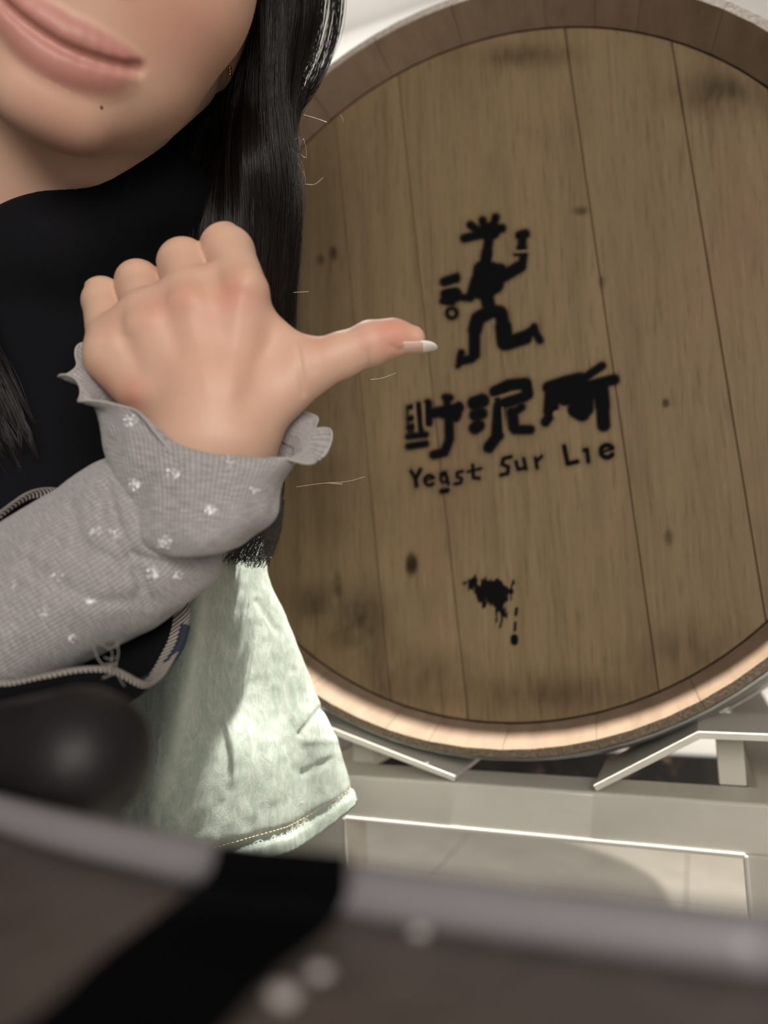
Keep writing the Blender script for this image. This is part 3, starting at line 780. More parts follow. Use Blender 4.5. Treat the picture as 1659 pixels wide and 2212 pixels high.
def project(V, groups, it=2):
    out = V.copy()
    for s0 in range(0, len(V), 40000):
        p = V[s0:s0 + 40000].copy()
        lo, hi = p.min(0), p.max(0)
        for _ in range(it):
            e = 2e-4; d = evalsdf(groups, p); g = np.stack([(evalsdf(groups, p + np.eye(3)[i] * e) - d) / e for i in range(3)], -1)
            n2 = np.maximum((g * g).sum(-1), .3); p -= np.clip(d / n2, -.0008, .0008)[:, None] * g
        out[s0:s0 + 40000] = p
    return out
Vb = relax(Vb, Fb, 2, .5)
cpos = (Vb - POS) @ R.T
vis = (cpos[:, 2] < .42) & (np.abs(cpos[:, 0]) < .20) & (cpos[:, 1] < .0) 
hv = np.where(vis & (np.linalg.norm(Vb - H(450, 800, 5), axis=1) < .13))[0]; fv = np.where(vis & (np.linalg.norm(Vb - fp(0, .01, -.03), axis=1) < .12))[0]
hand_groups = [g for g in groups[17:]] ; hand_groups = [(arm, .008, .03, 'u')] + hand_groups
if len(hv): Vb[hv] = project(Vb[hv], hand_groups)
if len(fv): Vb[fv] = project(Vb[fv], groups[:12])
if len(hv):
    e_ = 3e-4; pv = Vb[hv]; d_ = evalsdf(hand_groups, pv); gr_ = np.stack([(evalsdf(hand_groups, pv + np.eye(3)[i] * e_) - d_) / e_ for i in range(3)], -1)
    gr_ /= np.linalg.norm(gr_, axis=1, keepdims=True) + 1e-9
    front = smooth01(-(gr_ @ R[2]) * 2 + .2); xy = pix(pv); dd = np.zeros(len(pv))
    for pts, wd, dep in (([(640, 735), (648, 780), (656, 850)], 5, .0008), ([(655, 730), (672, 765), (680, 800)], 7, .0005), ([(793, 760), (796, 795)], 3, .0007), ([(770, 775), (772, 800)], 4, .0003), ([(845, 748), (862, 756), (900, 752)], 4, .0006),
        ([(455, 640), (470, 690), (480, 760)], 20, .0005), ([(360, 690), (385, 760)], 18, .00045), ([(268, 735), (300, 800)], 16, .0004), ([(560, 660), (590, 760)], 18, .0002), ([(520, 650), (505, 760), (500, 850)], 13, -.0003), ([(412, 690), (440, 800), (455, 870)], 13, -.0002), ([(560, 780), (530, 880)], 26, .0008)):
        dd -= dep * np.exp(-(sdstroke(xy, cap(pts, 0)) / wd) ** 2)
    for cx, cy, rx, ry, a in ((538, 600, 26, 34, .0011), (425, 645, 26, 30, .0009), (325, 690, 24, 26, .0008), (245, 735, 22, 26, .0007), (300, 850, 40, 26, .0014)):
        dd += a * np.exp(-(((xy[:, 0] - cx) / rx) ** 2 + ((xy[:, 1] - cy) / ry) ** 2))
    Vb[hv] = pv + gr_ * (dd * front)[:, None]
person = empty('person', ((AL + AR) / 2 * np.array([1, 1, 0])))
tag(person, 'person leaning in, dark hair, grey knit sleeve, thumb pointing at the barrel', 'person')
pinv = Matrix.Translation(-Vector(person.location))
def pp(o, par=None):
    par = par or person; o.parent = par; o.matrix_parent_inverse = par.matrix_world.inverted() if par is not person else pinv; return o
me = npmesh('body', Vb, Fb); body = pp(link('body', me, M['skin'], None, True))
# skin colour: lips, flushed knuckles, and shade painted into the finger creases
fl_ = (Vb - fp(0, 0, 0)) @ FR.T
lipm = np.zeros(len(Vb)); near = (np.abs(fl_[:, 0]) < .032) & (np.abs(fl_[:, 1]) < .02) & (fl_[:, 2] > -.018)
q = Vb[near]; dl = np.minimum(evalsdf([(uplip, .002, 0, 'u')], q), evalsdf([(lolip, .003, 0, 'u')], q))
lipm[near] = smooth01((.0042 - dl) / .0032) * .66
bl = np.zeros(len(Vb))
for (x, y, dz, r, a) in ((500, 640, -9, 50, .75), (405, 650, -9, 48, .55), (340, 665, -8, 50, .5), (455, 690, -8, 55, .45), (300, 850, -2, 38, .9), (230, 830, 2, 40, .5), (850, 720, 2, 50, .8), (790, 735, 0, 26, .5), (690, 745, 0, 34, .35), (455, 590, 5, 26, .5), (350, 620, 6, 24, .5), (262, 655, 8, 22, .5), (250, 700, 0, 40, .25), (470, 740, -8, 130, .22)):
    d = np.linalg.norm(Vb - H(x, y, dz), axis=1) / (r * hs); bl = np.maximum(bl, a * np.exp(-d * d))
bl = np.maximum(bl, .45 * np.exp(-(np.linalg.norm(Vb - fp(.036, .028, 0), axis=1) / .026) ** 2)); bl = np.maximum(bl, .4 * np.exp(-(np.linalg.norm(Vb - fp(-.036, .028, 0), axis=1) / .026) ** 2))
bl = np.maximum(bl, .22 * np.exp(-(np.linalg.norm(Vb - fp(0, -.03, 0), axis=1) / .02) ** 2)); bl = np.maximum(bl, .5 * np.exp(-(np.linalg.norm(Vb - fp(.074, .05, -.085), axis=1) / .02) ** 2))
for nm, arr in (('lip', lipm), ('blush_and_crease_shade', bl)):
    at = me.attributes.new(nm, 'FLOAT', 'POINT'); at.data.foreach_set('value', arr.astype(np.float32))
for sg in (-1, 1):
    bm = bmesh.new(); bmesh.ops.create_uvsphere(bm, u_segments=20, v_segments=12, radius=.0105)
    c = fp(.031 * sg, .073, -.0165); bmesh.ops.translate(bm, verts=bm.verts, vec=Vector(c)); pp(bm_obj('eye', bm, M['eye'], None, True))
# mole on the chin
bm = bmesh.new(); bmesh.ops.create_uvsphere(bm, u_segments=10, v_segments=6, radius=.0007)
tree_b = BVHTree.FromPolygons([tuple(v) for v in Vb], [tuple(f) for f in Fb])
def ray(x, y, tree):
    d = Vector(R.T @ np.array([(x - 829.5) / F, (y - 1106) / F, 1.0])).normalized(); h = tree.ray_cast(Vector(POS), d, 2.0); return h
h = ray(219, 231, tree_b)
if h[0] is not None: bmesh.ops.translate(bm, verts=bm.verts, vec=h[0])
pp(bm_obj('mole', bm, plain('mole', (.16, .08, .06), .6), None, True))
# thumb nail: curved plate under the tip, pale free edge
def nail():
    nu, nv = 22, 13; V = []
    base, tip = H(850, 752, 9), H(944, 743.5, 9)
    ax = tip - base; L = np.linalg.norm(ax); ax /= L
    dn = R.T @ np.array([.10, 1, -.22]); dn -= ax * (dn @ ax); dn /= np.linalg.norm(dn); sd = np.cross(ax, dn)
    for lay in (0, 1):
        for i in range(nu):
            t = i / (nu - 1)
            hw = .0052 * (1 - .10 * t) * (1 if t < .62 else math.sqrt(max(1 - ((t - .62) / .385) ** 2, .003)))
            hw *= min(1, .55 + t * 3)
            for j in range(nv):
                s = (j / (nv - 1) * 2 - 1)
                drop = .0021 * (1 - (s * hw / .0056) ** 2) + .0006 * math.sin(t * math.pi)
                V.append(base + ax * L * t + sd * hw * s + dn * (drop - .0004 - lay * .0006))
    Fc = []; mi = []
    for lay in (0, 1):
        for i in range(nu - 1):
            for j in range(nv - 1):
                a = lay * nu * nv + i * nv + j; f = (a, a + 1, a + nv + 1, a + nv); Fc.append(f if lay else f[::-1]); mi.append(1 if i > nu * .60 else 0)
    n_ = nu * nv; ring = [j for j in range(nv)] + [i * nv + nv - 1 for i in range(1, nu)] + [(nu - 1) * nv + j for j in range(nv - 2, -1, -1)] + [i * nv for i in range(nu - 2, 0, -1)]
    for a, b in zip(ring, ring[1:] + ring[:1]): Fc.append((a, b, b + n_, a + n_)); mi.append(1 if a // nv > nu * .6 else 0)
    me_ = mesh('thumbnail', V, Fc); o = link('thumbnail', me_, [M['nail'], M['nailtip']], None, True)
    for p_, m_ in zip(me_.polygons, mi): p_.material_index = m_
    o['label'] = 'long pale thumbnail with white tip'; return pp(o)
nail()

# ---- clothes grown from the body shape
def grow(gs, g): return [p.grow(g) for p in gs]
CU = P(-40, 1368, .287)                                       # where the rolled jacket cuff sits on the forearm
fdir = (MID - EL) / np.linalg.norm(MID - EL)
cutc = EL + fdir * (np.dot(CU - EL, fdir) - .012)
def stop(V):
    return V
jk = [([Cone(NB_ + np.array([0, 0, -.07]), CH, .068, .095)] + grow(torso[1:5], .014), .05, 0, 'u'), ([Cone(SL, EL, .062, .052), Cone(EL, cutc, .052, .043)], .012, .03, 'u'), ([Cone(SR, K(-.47, .13, .34), .06, .05), Cone(K(-.47, .13, .34), K(-.40, .18, .225), .048, .040)], .012, .03, 'u'),
      ([Cone(P(325, 408, .405), P(108, 540, .378), .022, .022), Cone(P(108, 540, .378), P(-80, 590, .37), .022, .022), Cone(P(325, 408, .405), P(420, 480, .44), .022, .03), Cone(P(300, 560, .455), P(120, 700, .43), .05, .06)], .02, .02, 'u')]
o, _ = sdf_obj('dark_jacket', jk, .004, M['jacket']); pp(o)
tr = [(grow(legs, .012), .012, 0, 'u'), ([Cone(HL, HR, .105, .105)], .02, .03, 'u')]
o, _ = sdf_obj('trousers', tr, .005, M['trousers']); pp(o)
for f in feet:
    o, _ = sdf_obj('shoe', [([f.grow(.009)], 0, 0, 'u'), ([Ell(f.a - np.array([0, 0, f.ra + .009 + 1.0]), (1, 1, 1.0 - .0 + (0.0)))], 0, .002, 's')] if False else [([f.grow(.009)], 0, 0, 'u')], .004, M['shoe']); pp(o)

# ---- grey knit sleeve with a ruffled hem
def ring_tube(rings, nr, na, disp=None, uvscale=(1, 1)):
    """rings: centre, vector a, vector b (world)."""
    C_ = catmull([r[0] for r in rings], nr); A_ = catmull([r[1] for r in rings], nr); B_ = catmull([r[2] for r in rings], nr)
    th = np.arange(na) / na * 2 * np.pi
    V = C_[:, None] + np.cos(th)[None, :, None] * A_[:, None] + np.sin(th)[None, :, None] * B_[:, None]
    if disp is not None:
        Nn = np.cos(th)[None, :, None] * A_[:, None] + np.sin(th)[None, :, None] * B_[:, None]
        Nn /= np.linalg.norm(Nn, axis=2, keepdims=True)
        V = disp(V, Nn, th, np.linspace(0, 1, nr))
    return V
def tube_faces(nr, na, off=0, flip=False):
    idx = np.arange(nr * na).reshape(nr, na) + off
    Fq = np.stack([idx[:-1], np.roll(idx[:-1], -1, 1), np.roll(idx[1:], -1, 1), idx[1:]], -1).reshape(-1, 4)
    return Fq[:, ::-1] if flip else Fq
def uvset(me, uv):                           # uv per vertex
    l = me.uv_layers.new(name='UVMap'); vi = np.empty(len(me.loops), np.int32); me.loops.foreach_get('vertex_index', vi)
    u = uv[vi].reshape(-1, 2).copy()
    ls = np.empty(len(me.polygons), np.int32); me.polygons.foreach_get('loop_start', ls)
    lt = np.empty(len(me.polygons), np.int32); me.polygons.foreach_get('loop_total', lt)
    for k in range(int(lt.max())):           # unwrap the seam
        ok = lt > k; a = u[ls[ok], 0]; b = u[ls[ok] + k, 0]; u[ls[ok] + k, 0] = np.where(b - a > .5, b - 1, np.where(a - b > .5, b + 1, b))
    l.data.foreach_set('uv', u.astype(np.float32).ravel())
def grid_uv(nr, na, reps=1, l=1):
    a, b = np.meshgrid(np.linspace(0, l, nr), np.arange(na) / na, indexing='ij'); return np.stack([b.ravel() * reps, a.ravel()], 1)
def rg(cx, cy, d, ax, ay, ad, bx, by, bd):
    c = P(cx, cy, d); return (c, P(cx + ax, cy + ay, d + ad) - c, P(cx + bx, cy + by, d + bd) - c)
cuff = [rg(428, 868, .292, 264, 72, .0, 2, 92, -.026), rg(430, 885, .292, 244, 60, .0, 3, 84, -.028), rg(432, 915, .292, 222, 42, 0, 4, 70, -.031), rg(430, 1000, .292, 194, 14, 0, 4, 46, -.034),
        rg(424, 1085, .291, 166, 2, 0, 2, 40, -.036), rg(420, 1135, .291, 144, -4, 0, 2, 46, -.036), rg(418, 1162, .291, 116, -6, 0, 0, 40, -.030), rg(412, 1160, .291, 70, -6, 0, 0, 14, -.014), rg(405, 1140, .291, 46, -4, 0, 0, 4, -.008)]
def cuff_disp(V, N, th, t):
    T = th[None, :] + 0 * t[:, None]; s = 1 - smooth01(t[:, None] / .20)
    axis = V[0].mean(0) - V[len(t) // 4].mean(0); axis /= np.linalg.norm(axis)
    wv = np.sin(T * 9 + 1.1) * .55 + np.sin(T * 14 + .4) * .35 + np.sin(T * 5 + 2.2) * .5
    lift = .0034 * wv * s + .0055 * s * np.exp(-((np.angle(np.exp(1j * (T - 1.95)))) / .20) ** 2) - .006 * s * np.exp(-((np.angle(np.exp(1j * (T - 1.35)))) / .35) ** 2)
    out = .0026 * np.sin(T * 11 + .3) * s ** 2 + .0030 * s ** 3
    tt = t[:, None]
    wr = .0016 * np.sin(tt * 22 + 3 * np.sin(T * 1.0 + .5)) * smooth01((tt - .25) / .2) * smooth01((1 - tt) / .2) * (.6 + .4 * np.sin(T * 3))
    p = V.reshape(-1, 3); nz = vnoise(p * 75, 2).reshape(V.shape[:2]) * .0018 + vnoise(p * 160, 4).reshape(V.shape[:2]) * .0006
    return V + axis * lift[..., None] + N * (out + wr + nz)[..., None]
arm_r = [rg(412, 1085, .300, 66, 70, 0, 6, 8, -.020), rg(372, 1110, .300, 96, 128, .0, 10, 20, -.029), rg(300, 1150, .293, 104, 148, .0, 12, 20, -.031), rg(215, 1208, .291, 104, 150, 0, 12, 20, -.031),
         rg(120, 1262, .289, 100, 148, 0, 12, 20, -.031), rg(0, 1332, .288, 100, 145, 0, 10, 20, -.031), rg(-180, 1440, .287, 100, 145, 0, 10, 20, -.032)]
def arm_disp(V, N, th, t):
    T = th[None, :] + 0 * t[:, None]; tt = t[:, None] + 0 * T
    p = V.reshape(-1, 3); px = pix(p)
    def crease(pts, wd, dep):
        d = sdstroke(px, cap(pts, 0)); return -dep * np.exp(-(d / wd) ** 2) 
    f = crease([(225, 1050), (250, 1130), (300, 1225), (312, 1275)], 15, .0030) + crease([(285, 1200), (350, 1218), (415, 1222)], 10, .0022) + crease([(190, 1180), (290, 1235)], 12, .0016) + crease([(60, 1220), (200, 1300), (330, 1300)], 16, .0014) + crease([(150, 1090), (180, 1200)], 16, .0018)
    nz = vnoise(p * 45, 12) * .0014 + vnoise(p * 140, 14) * .0004
    return V + N * (f + nz).reshape(V.shape[:2])[..., None]
NA = 200
c1 = ring_tube(cuff, 90, NA, cuff_disp); c2 = ring_tube(arm_r, 110, NA, arm_disp)
# inner face of the cuff so that the hem has a thickness
ctr = c1.mean(1, keepdims=True); inn = c1[:28] + (ctr[:28] - c1[:28]) * .022
Vs = np.concatenate([c1.reshape(-1, 3), c2.reshape(-1, 3), inn.reshape(-1, 3)])
o1 = 90 * NA; o2 = o1 + 110 * NA
lipf = np.stack([np.arange(NA), np.arange(NA) + o2, np.roll(np.arange(NA), -1) + o2, np.roll(np.arange(NA), -1)], 1)
Fs = np.concatenate([tube_faces(90, NA), tube_faces(110, NA, o1), tube_faces(28, NA, o2, True), lipf])
me = npmesh('knit_sleeve', Vs, Fs)
uvset(me, np.concatenate([grid_uv(90, NA, 1, .9), grid_uv(110, NA, 1, 1.3), grid_uv(28, NA, 1, .28)]))
sleeve = pp(link('knit_sleeve', me, M['knit'], None, True)); sleeve['label'] = 'grey ribbed knit sleeve with ruffled cuff and glitter dots'
# overlocked edge of the hem
e0 = np.vstack([c1[0], c1[0][:2]]); V_, F_ = tubes(e0[None], np.full((1, len(e0)), .00052), 6)
o = link('hem_edge', npmesh('hem_edge', V_, F_), plain('hem_thread', (.40, .385, .37), .9), None, True); o.parent = sleeve
# glitter motifs: clusters of tiny flakes lying on the knit
tree_s = BVHTree.FromPolygons([tuple(v) for v in Vs[:o2]], [tuple(f) for f in Fs[:len(Fs) - len(lipf) - 27 * NA]])
for gx, gy, gr, gn in ((284, 911, 16, 34), (375, 1022, 14, 26), (291, 1046, 16, 40), (455, 1105, 15, 26), (355, 1172, 16, 36), (207, 1150, 14, 14), (247, 1152, 14, 14), (332, 1238, 15, 34), (385, 1242, 11, 12), (124, 1240, 15, 8), (197, 1298, 13, 18), (92, 1326, 12, 10), (155, 1379, 9, 12), (490, 996, 16, 10), (548, 1062, 11, 7), (28, 1262, 9, 5)):
    bm = bmesh.new(); ok = 0
    for k in range(gn):
        ang = rnd.random() * 2 * math.pi; rad_ = gr * math.sqrt(rnd.random()) * (.55 + .45 * abs(math.cos(ang * 2.5)))
        h = ray(gx + rad_ * math.cos(ang) * 1.1, gy + rad_ * math.sin(ang), tree_s)
        if h[0] is None: continue
        nrm = h[1] if h[1].dot(Vector(POS) - h[0]) > 0 else -h[1]
        nrm = (nrm + Vector((rnd.uniform(-.7, .7), rnd.uniform(-.7, .7), rnd.uniform(-.7, .7)))).normalized()
        t1 = nrm.orthogonal().normalized(); t2 = nrm.cross(t1); s = rnd.uniform(.00032, .00062); c = h[0] + h[1] * (.0003 if h[1].dot(Vector(POS) - h[0]) > 0 else -.0003)
        vv = [bm.verts.new(c + t1 * s * math.cos(a) + t2 * s * math.sin(a)) for a in (0, 1.57, 3.14, 4.71)] + [bm.verts.new(c + nrm * s * .5)]
        for i in range(4): bm.faces.new((vv[i], vv[(i + 1) % 4], vv[4]))
        bm.faces.new(vv[3::-1]); ok += 1
    if ok: 
        o = bm_obj('glitter_dot', bm, M['silver'])
        o.parent = sleeve
    else: bm.free()

# ---- rolled cuff of the dark jacket around the forearm
loop = [(112, 1056, .302), (230, 1110, .320), (345, 1180, .322), (399, 1265, .306), (393, 1376, .288), (325, 1462, .270), (240, 1440, .257), (120, 1448, .252), (0, 1468, .250), (-110, 1440, .254), (-160, 1330, .266), (-90, 1180, .282), (20, 1098, .292)]
lcx, lcy = 120, 1275
def loopring(sx, sy, sc, dd):
    return catmull_closed([P(lcx + (x - lcx) * sc + sx, lcy + (y - lcy) * sc + sy, .287 + (d - .287) * sc + dd) for x, y, d in loop], 220)
prof_ = [(-250, 170, .80, 0), (-150, 104, .97, 0), (-60, 42, 1.02, 0), (-14, 10, 1.035, 0), (0, 0, 1.02, 0), (-4, 3, .985, .001), (-26, 20, .93, .003), (-70, 50, .86, .004), (-150, 104, .80, .004)]
rr4 = np.array([loopring(*q) for q in prof_])
c3 = np.stack([catmull(rr4[:, k], 72) for k in range(220)], 1)
q_ = c3.reshape(-1, 3); ctr_ = c3.mean(1, keepdims=True); n_ = c3 - ctr_; n_ /= np.linalg.norm(n_, axis=2, keepdims=True)
c3 = c3 + n_ * (vnoise(q_ * 45, 31) * .0022 + vnoise(q_ * 110, 33) * .0010).reshape(c3.shape[:2])[..., None]
me = npmesh('jacket_cuff', c3.reshape(-1, 3), tube_faces(72, 220)); uvset(me, grid_uv(72, 220))
jcuff = pp(link('jacket_cuff', me, [M['jacket'], M['twill']], None, True)); jcuff['label'] = 'turned-back jacket cuff showing striped twill inside'
mi = np.zeros(len(me.polygons), np.int32); rows = np.arange(len(mi)) // 220; mi[(rows > 26) & (rows < 49)] = 1; me.polygons.foreach_set('material_index', mi)  # deep inner rows take the dark cloth to paint the shaded gap
# navy edge and frayed threads
arc = [(262, 1478), (296, 1478), (332, 1462), (364, 1432), (388, 1396), (401, 1352)]
o = tube_obj('navy_edge', [P(x, y, .268 + .022 * i / 5) for i, (x, y) in enumerate(arc)], .0019, M['navy'], None, 8, 30); o.parent = jcuff
for pts in ([(196, 1386), (205, 1400), (214, 1424), (226, 1440)], [(214, 1390), (228, 1396), (240, 1408), (238, 1440), (250, 1452)], [(250, 1382), (254, 1410), (250, 1440), (262, 1470), (268, 1482)], [(222, 1465), (240, 1458), (256, 1452)], [(230, 1402), (246, 1398), (258, 1390)], [(226, 1420), (240, 1424), (252, 1418)], [(228, 1434), (240, 1438), (250, 1432)], [(262, 1380), (256, 1395), (246, 1400)], [(222, 1446), (236, 1452), (246, 1448)]):
    o = tube_obj('frayed_thread', [P(x + rnd.uniform(-2, 2), y, .246 + rnd.uniform(-.001, .001)) for x, y in pts], rnd.uniform(.00014, .00030), M['fray'], None, 5, 18); o.parent = jcuff

# ---- pale green denim hanging at her side
rows_ = [
 [(60, 1000, .45), (260, 1020, .445), (400, 1030, .435), (480, 1035, .445), (530, 1040, .455), (556, 1050, .475), (520, 1050, .53), (300, 1050, .58), (0, 1030, .58), (-150, 1010, .5)],
 [(60, 1200, .43), (290, 1215, .42), (415, 1215, .405), (490, 1220, .425), (540, 1222, .44), (576, 1225, .462), (535, 1225, .52), (300, 1230, .55), (-50, 1230, .55), (-200, 1210, .5)],
 [(40, 1330, .42), (285, 1335, .412), (418, 1335, .393), (495, 1335, .420), (570, 1335, .440), (621, 1335, .462), (575, 1335, .52), (300, 1340, .56), (-80, 1340, .56), (-230, 1330, .5)],
 [(0, 1500, .41), (262, 1505, .403), (396, 1505, .382), (506, 1505, .415), (605, 1500, .440), (680, 1490, .462), (630, 1500, .52), (320, 1500, .56), (-100, 1500, .56), (-270, 1500, .5)],
 [(-20, 1660, .405), (245, 1665, .398), (372, 1665, .378), (568, 1645, .416), (640, 1630, .440), (732, 1612, .458), (670, 1620, .53), (330, 1630, .56), (-110, 1640, .56), (-290, 1660, .5)],
 [(-40, 1910, .40), (230, 1930, .395), (358, 1925, .378), (588, 1856, .414), (655, 1822, .436), (768, 1734, .456), (700, 1725, .53), (340, 1760, .56), (-120, 1800, .56), (-300, 1870, .48)]]
NC, NR = 240, 150
rr3 = np.array([catmull_closed([P(*q) for q in row], NC) for row in rows_])          # 6, NC, 3
sv = np.stack([catmull(rr3[:, j], NR) for j in range(NC)], 1)
p = sv.reshape(-1, 3); ctr = sv.mean(1, keepdims=True); Nn = sv - ctr; Nn /= np.linalg.norm(Nn, axis=2, keepdims=True)
nz = vnoise(p * 24, 41) * .0022 + vnoise(p * 70, 42) * .0005 + vnoise(p * 190, 43) * .00035
pxs = pix(p)
for pts, wd, dep in (([(650, 1585), (700, 1530)], 7, .0016), ([(660, 1600), (735, 1598)], 9, -.0007), ([(560, 1300), (600, 1360)], 8, .0008), ([(640, 1450), (660, 1520)], 8, .0008), ([(600, 1480), (640, 1560)], 9, -.0007), ([(655, 1670), (715, 1640)], 8, .0010), ([(430, 1260), (436, 1300), (420, 1450), (385, 1640)], 24, -.0014)):
    d = sdstroke(pxs, cap(pts, 0)); nz = nz - dep * np.exp(-(d / wd) ** 2)
tv = np.linspace(0, 1, NR)[:, None] + 0 * sv[..., 0]
hemz = np.exp(-((tv - .955) / .012) ** 2) * -.0012 + .0012 * (tv > .96) + np.where(tv > .95, .0003 * np.sin(np.arange(NC) * 1.3)[None, :], 0)
sv = sv + Nn * (nz.reshape(tv.shape) + hemz)[..., None]
ctr2 = sv.mean(1, keepdims=True)
inn = sv - (sv - ctr2) / np.linalg.norm(sv - ctr2, axis=2, keepdims=True) * .0014
Vg = np.concatenate([sv.reshape(-1, 3), inn.reshape(-1, 3)]); og = NR * NC
j = np.arange(NC); lipf = np.stack([(NR - 1) * NC + j, (NR - 1) * NC + np.roll(j, -1), og + (NR - 1) * NC + np.roll(j, -1), og + (NR - 1) * NC + j], 1)
Fg = np.concatenate([tube_faces(NR, NC), tube_faces(NR, NC, og, True), lipf])
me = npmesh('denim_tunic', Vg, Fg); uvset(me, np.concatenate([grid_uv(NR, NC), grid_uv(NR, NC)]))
fd = np.exp(-(sdstroke(pix(Vg), cap([(448, 1215), (436, 1330), (415, 1450), (380, 1610), (350, 1720)], 0)) / 15) ** 2); fd[og:] = 0  # mask of the painted light along the fold ridge
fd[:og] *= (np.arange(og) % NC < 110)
at = me.attributes.new('ridge_light', 'FLOAT', 'POINT'); at.data.foreach_set('value', fd.astype(np.float32))
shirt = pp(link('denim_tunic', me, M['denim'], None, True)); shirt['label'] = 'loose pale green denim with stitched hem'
# stitching along the hem
row = sv[int(NR * .945)]; rown = (Nn[int(NR * .945)])
bm = bmesh.new(); seg = catmull_closed(row, NC * 4); segn = catmull_closed(rown, NC * 4)
acc_ = 0
for k in range(0, NC * 4):
    a, b = seg[k], seg[(k + 1) % (NC * 4)]; acc_ += np.linalg.norm(b - a)
    if acc_ > .0024:
        acc_ = 0; dr_ = (b - a) / np.linalg.norm(b - a); c = Vector(a + segn[k] * .0004); dr_ = Vector(dr_); n_ = Vector(segn[k]); s_ = dr_.cross(n_).normalized()
        bbox_v = []
        for (i1, i2, i3) in ((-1, -1, 0), (1, -1, 0), (1, 1, 0), (-1, 1, 0), (-.8, 0, 1), (.8, 0, 1)):
            bbox_v.append(bm.verts.new(c + dr_ * i1 * .0009 + s_ * i2 * .00028 + n_ * i3 * .0003))
        q = bbox_v
        for f in ((0, 1, 5, 4), (3, 4, 5, 2), (0, 4, 3), (1, 2, 5), (3, 2, 1, 0)): bm.faces.new([q[i] for i in f])
o = bm_obj('stitching', bm, M['thread']); o.parent = shirt; o['kind'] = 'stuff'; o['label'] = 'tan row of hem stitches'

# ---- hair
GB = [[(470, -120, .40), (470, 60, .41), (425, 240, .43), (345, 400, .44), (270, 560, .45), (250, 760, .45), (300, 950, .45)], [(500, -120, .39), (500, 60, .40), (470, 220, .42), (410, 380, .43), (350, 540, .44), (340, 760, .445), (380, 980, .445)]]
G = [ # guide strands, from above the frame down to the tips: (x, y, distance)
 [(520, -260, .345), (548, -60, .39), (520, 60, .412), (490, 180, .422), (470, 300, .422), (440, 450, .41), (420, 620, .42), (430, 800, .43), (470, 1000, .435)],
 [(545, -260, .345), (566, -60, .38), (548, 60, .40), (520, 200, .41), (505, 330, .408), (500, 480, .395), (500, 650, .405), (520, 850, .42), (520, 1050, .43), (500, 1200, .43)],
 [(565, -260, .345), (580, -60, .355), (572, 60, .378), (552, 200, .384), (550, 330, .375), (560, 480, .385), (555, 650, .395), (560, 850, .415), (560, 1050, .43), (520, 1215, .432)],
 [(585, -260, .35), (592, -60, .358), (590, 60, .362), (588, 180, .368), (598, 300, .376), (610, 430, .385), (600, 560, .395), (590, 720, .405), (590, 880, .415), (585, 1050, .43), (540, 1235, .435)],
 [(610, -260, .37), (625, -60, .38), (618, 40, .385), (606, 150, .385), (604, 240, .385), (622, 350, .388), (632, 450, .392), (622, 570, .40), (612, 700, .41), (606, 900, .42), (598, 1080, .432), (560, 1225, .437)],
 [(650, -260, .40), (668, -60, .41), (660, 40, .412), (640, 130, .41), (618, 220, .405), (614, 320, .402), (628, 420, .40), (628, 540, .405), (618, 680, .412), (612, 860, .42), (602, 1000, .43), (590, 1130, .437)],
 [(690, -260, .42), (706, -60, .425), (700, 30, .425), (684, 110, .422), (652, 190, .416), (624, 270, .41), (622, 360, .405), (630, 470, .405), (622, 600, .41), (616, 760, .416), (612, 950, .425), (602, 1090, .437)],
 [(720, -260, .43), (736, -60, .435), (734, 20, .435), (722, 90, .432), (695, 160, .425), (650, 225, .418), (628, 300, .41), (630, 400, .408), (628, 520, .41), (618, 680, .416), (615, 860, .422), (608, 1020, .43)],
]
GN = 40
guides = np.array([catmull([P(*q) for q in g], GN) for g in G])
def strands(guides, n, width, clump, weights, tmin=.75, r=.00011, seed=1):
    g_ = np.random.default_rng(seed); m = len(guides); nl = n // clump
    out, rad = [], []
    for c in range(nl):
        u = g_.choice(m - 1, p=weights) + g_.random(); i = int(u); f = u - i
        base = guides[i] * (1 - f) + guides[i + 1] * f
        t = np.linspace(0, 1, GN)
        off = g_.normal(0, width, 3); amp = g_.normal(0, width * .6, 3); ph = g_.random(3) * 6.3
        base = base + off * (.55 + .45 * np.sin(t * 2.2)[:, None]) + amp * np.sin(t[:, None] * g_.uniform(5, 11) + ph)
        cut = g_.uniform(tmin, 1.0)
        for k in range(clump):
            o_ = g_.normal(0, .0011, 3); a2 = g_.normal(0, .0008, 3)
            pth = base + o_ * (1.15 - t[:, None]) + a2 * np.sin(t[:, None] * g_.uniform(8, 20) + g_.random() * 6)
            ts = np.linspace(0, cut * g_.uniform(.95, 1), GN) * (GN - 1); i0 = np.clip(ts.astype(int), 0, GN - 2); ff = (ts - i0)[:, None]
            out.append(pth[i0] * (1 - ff) + pth[i0 + 1] * ff)
            rad.append(r * g_.uniform(.8, 1.3) * np.clip((1.02 - t) * 6, .2, 1))
    return np.array(out), np.array(rad)
L1, R1 = strands(guides, 3600, .0022, 12, [.17, .20, .19, .19, .14, .06, .05], .76)
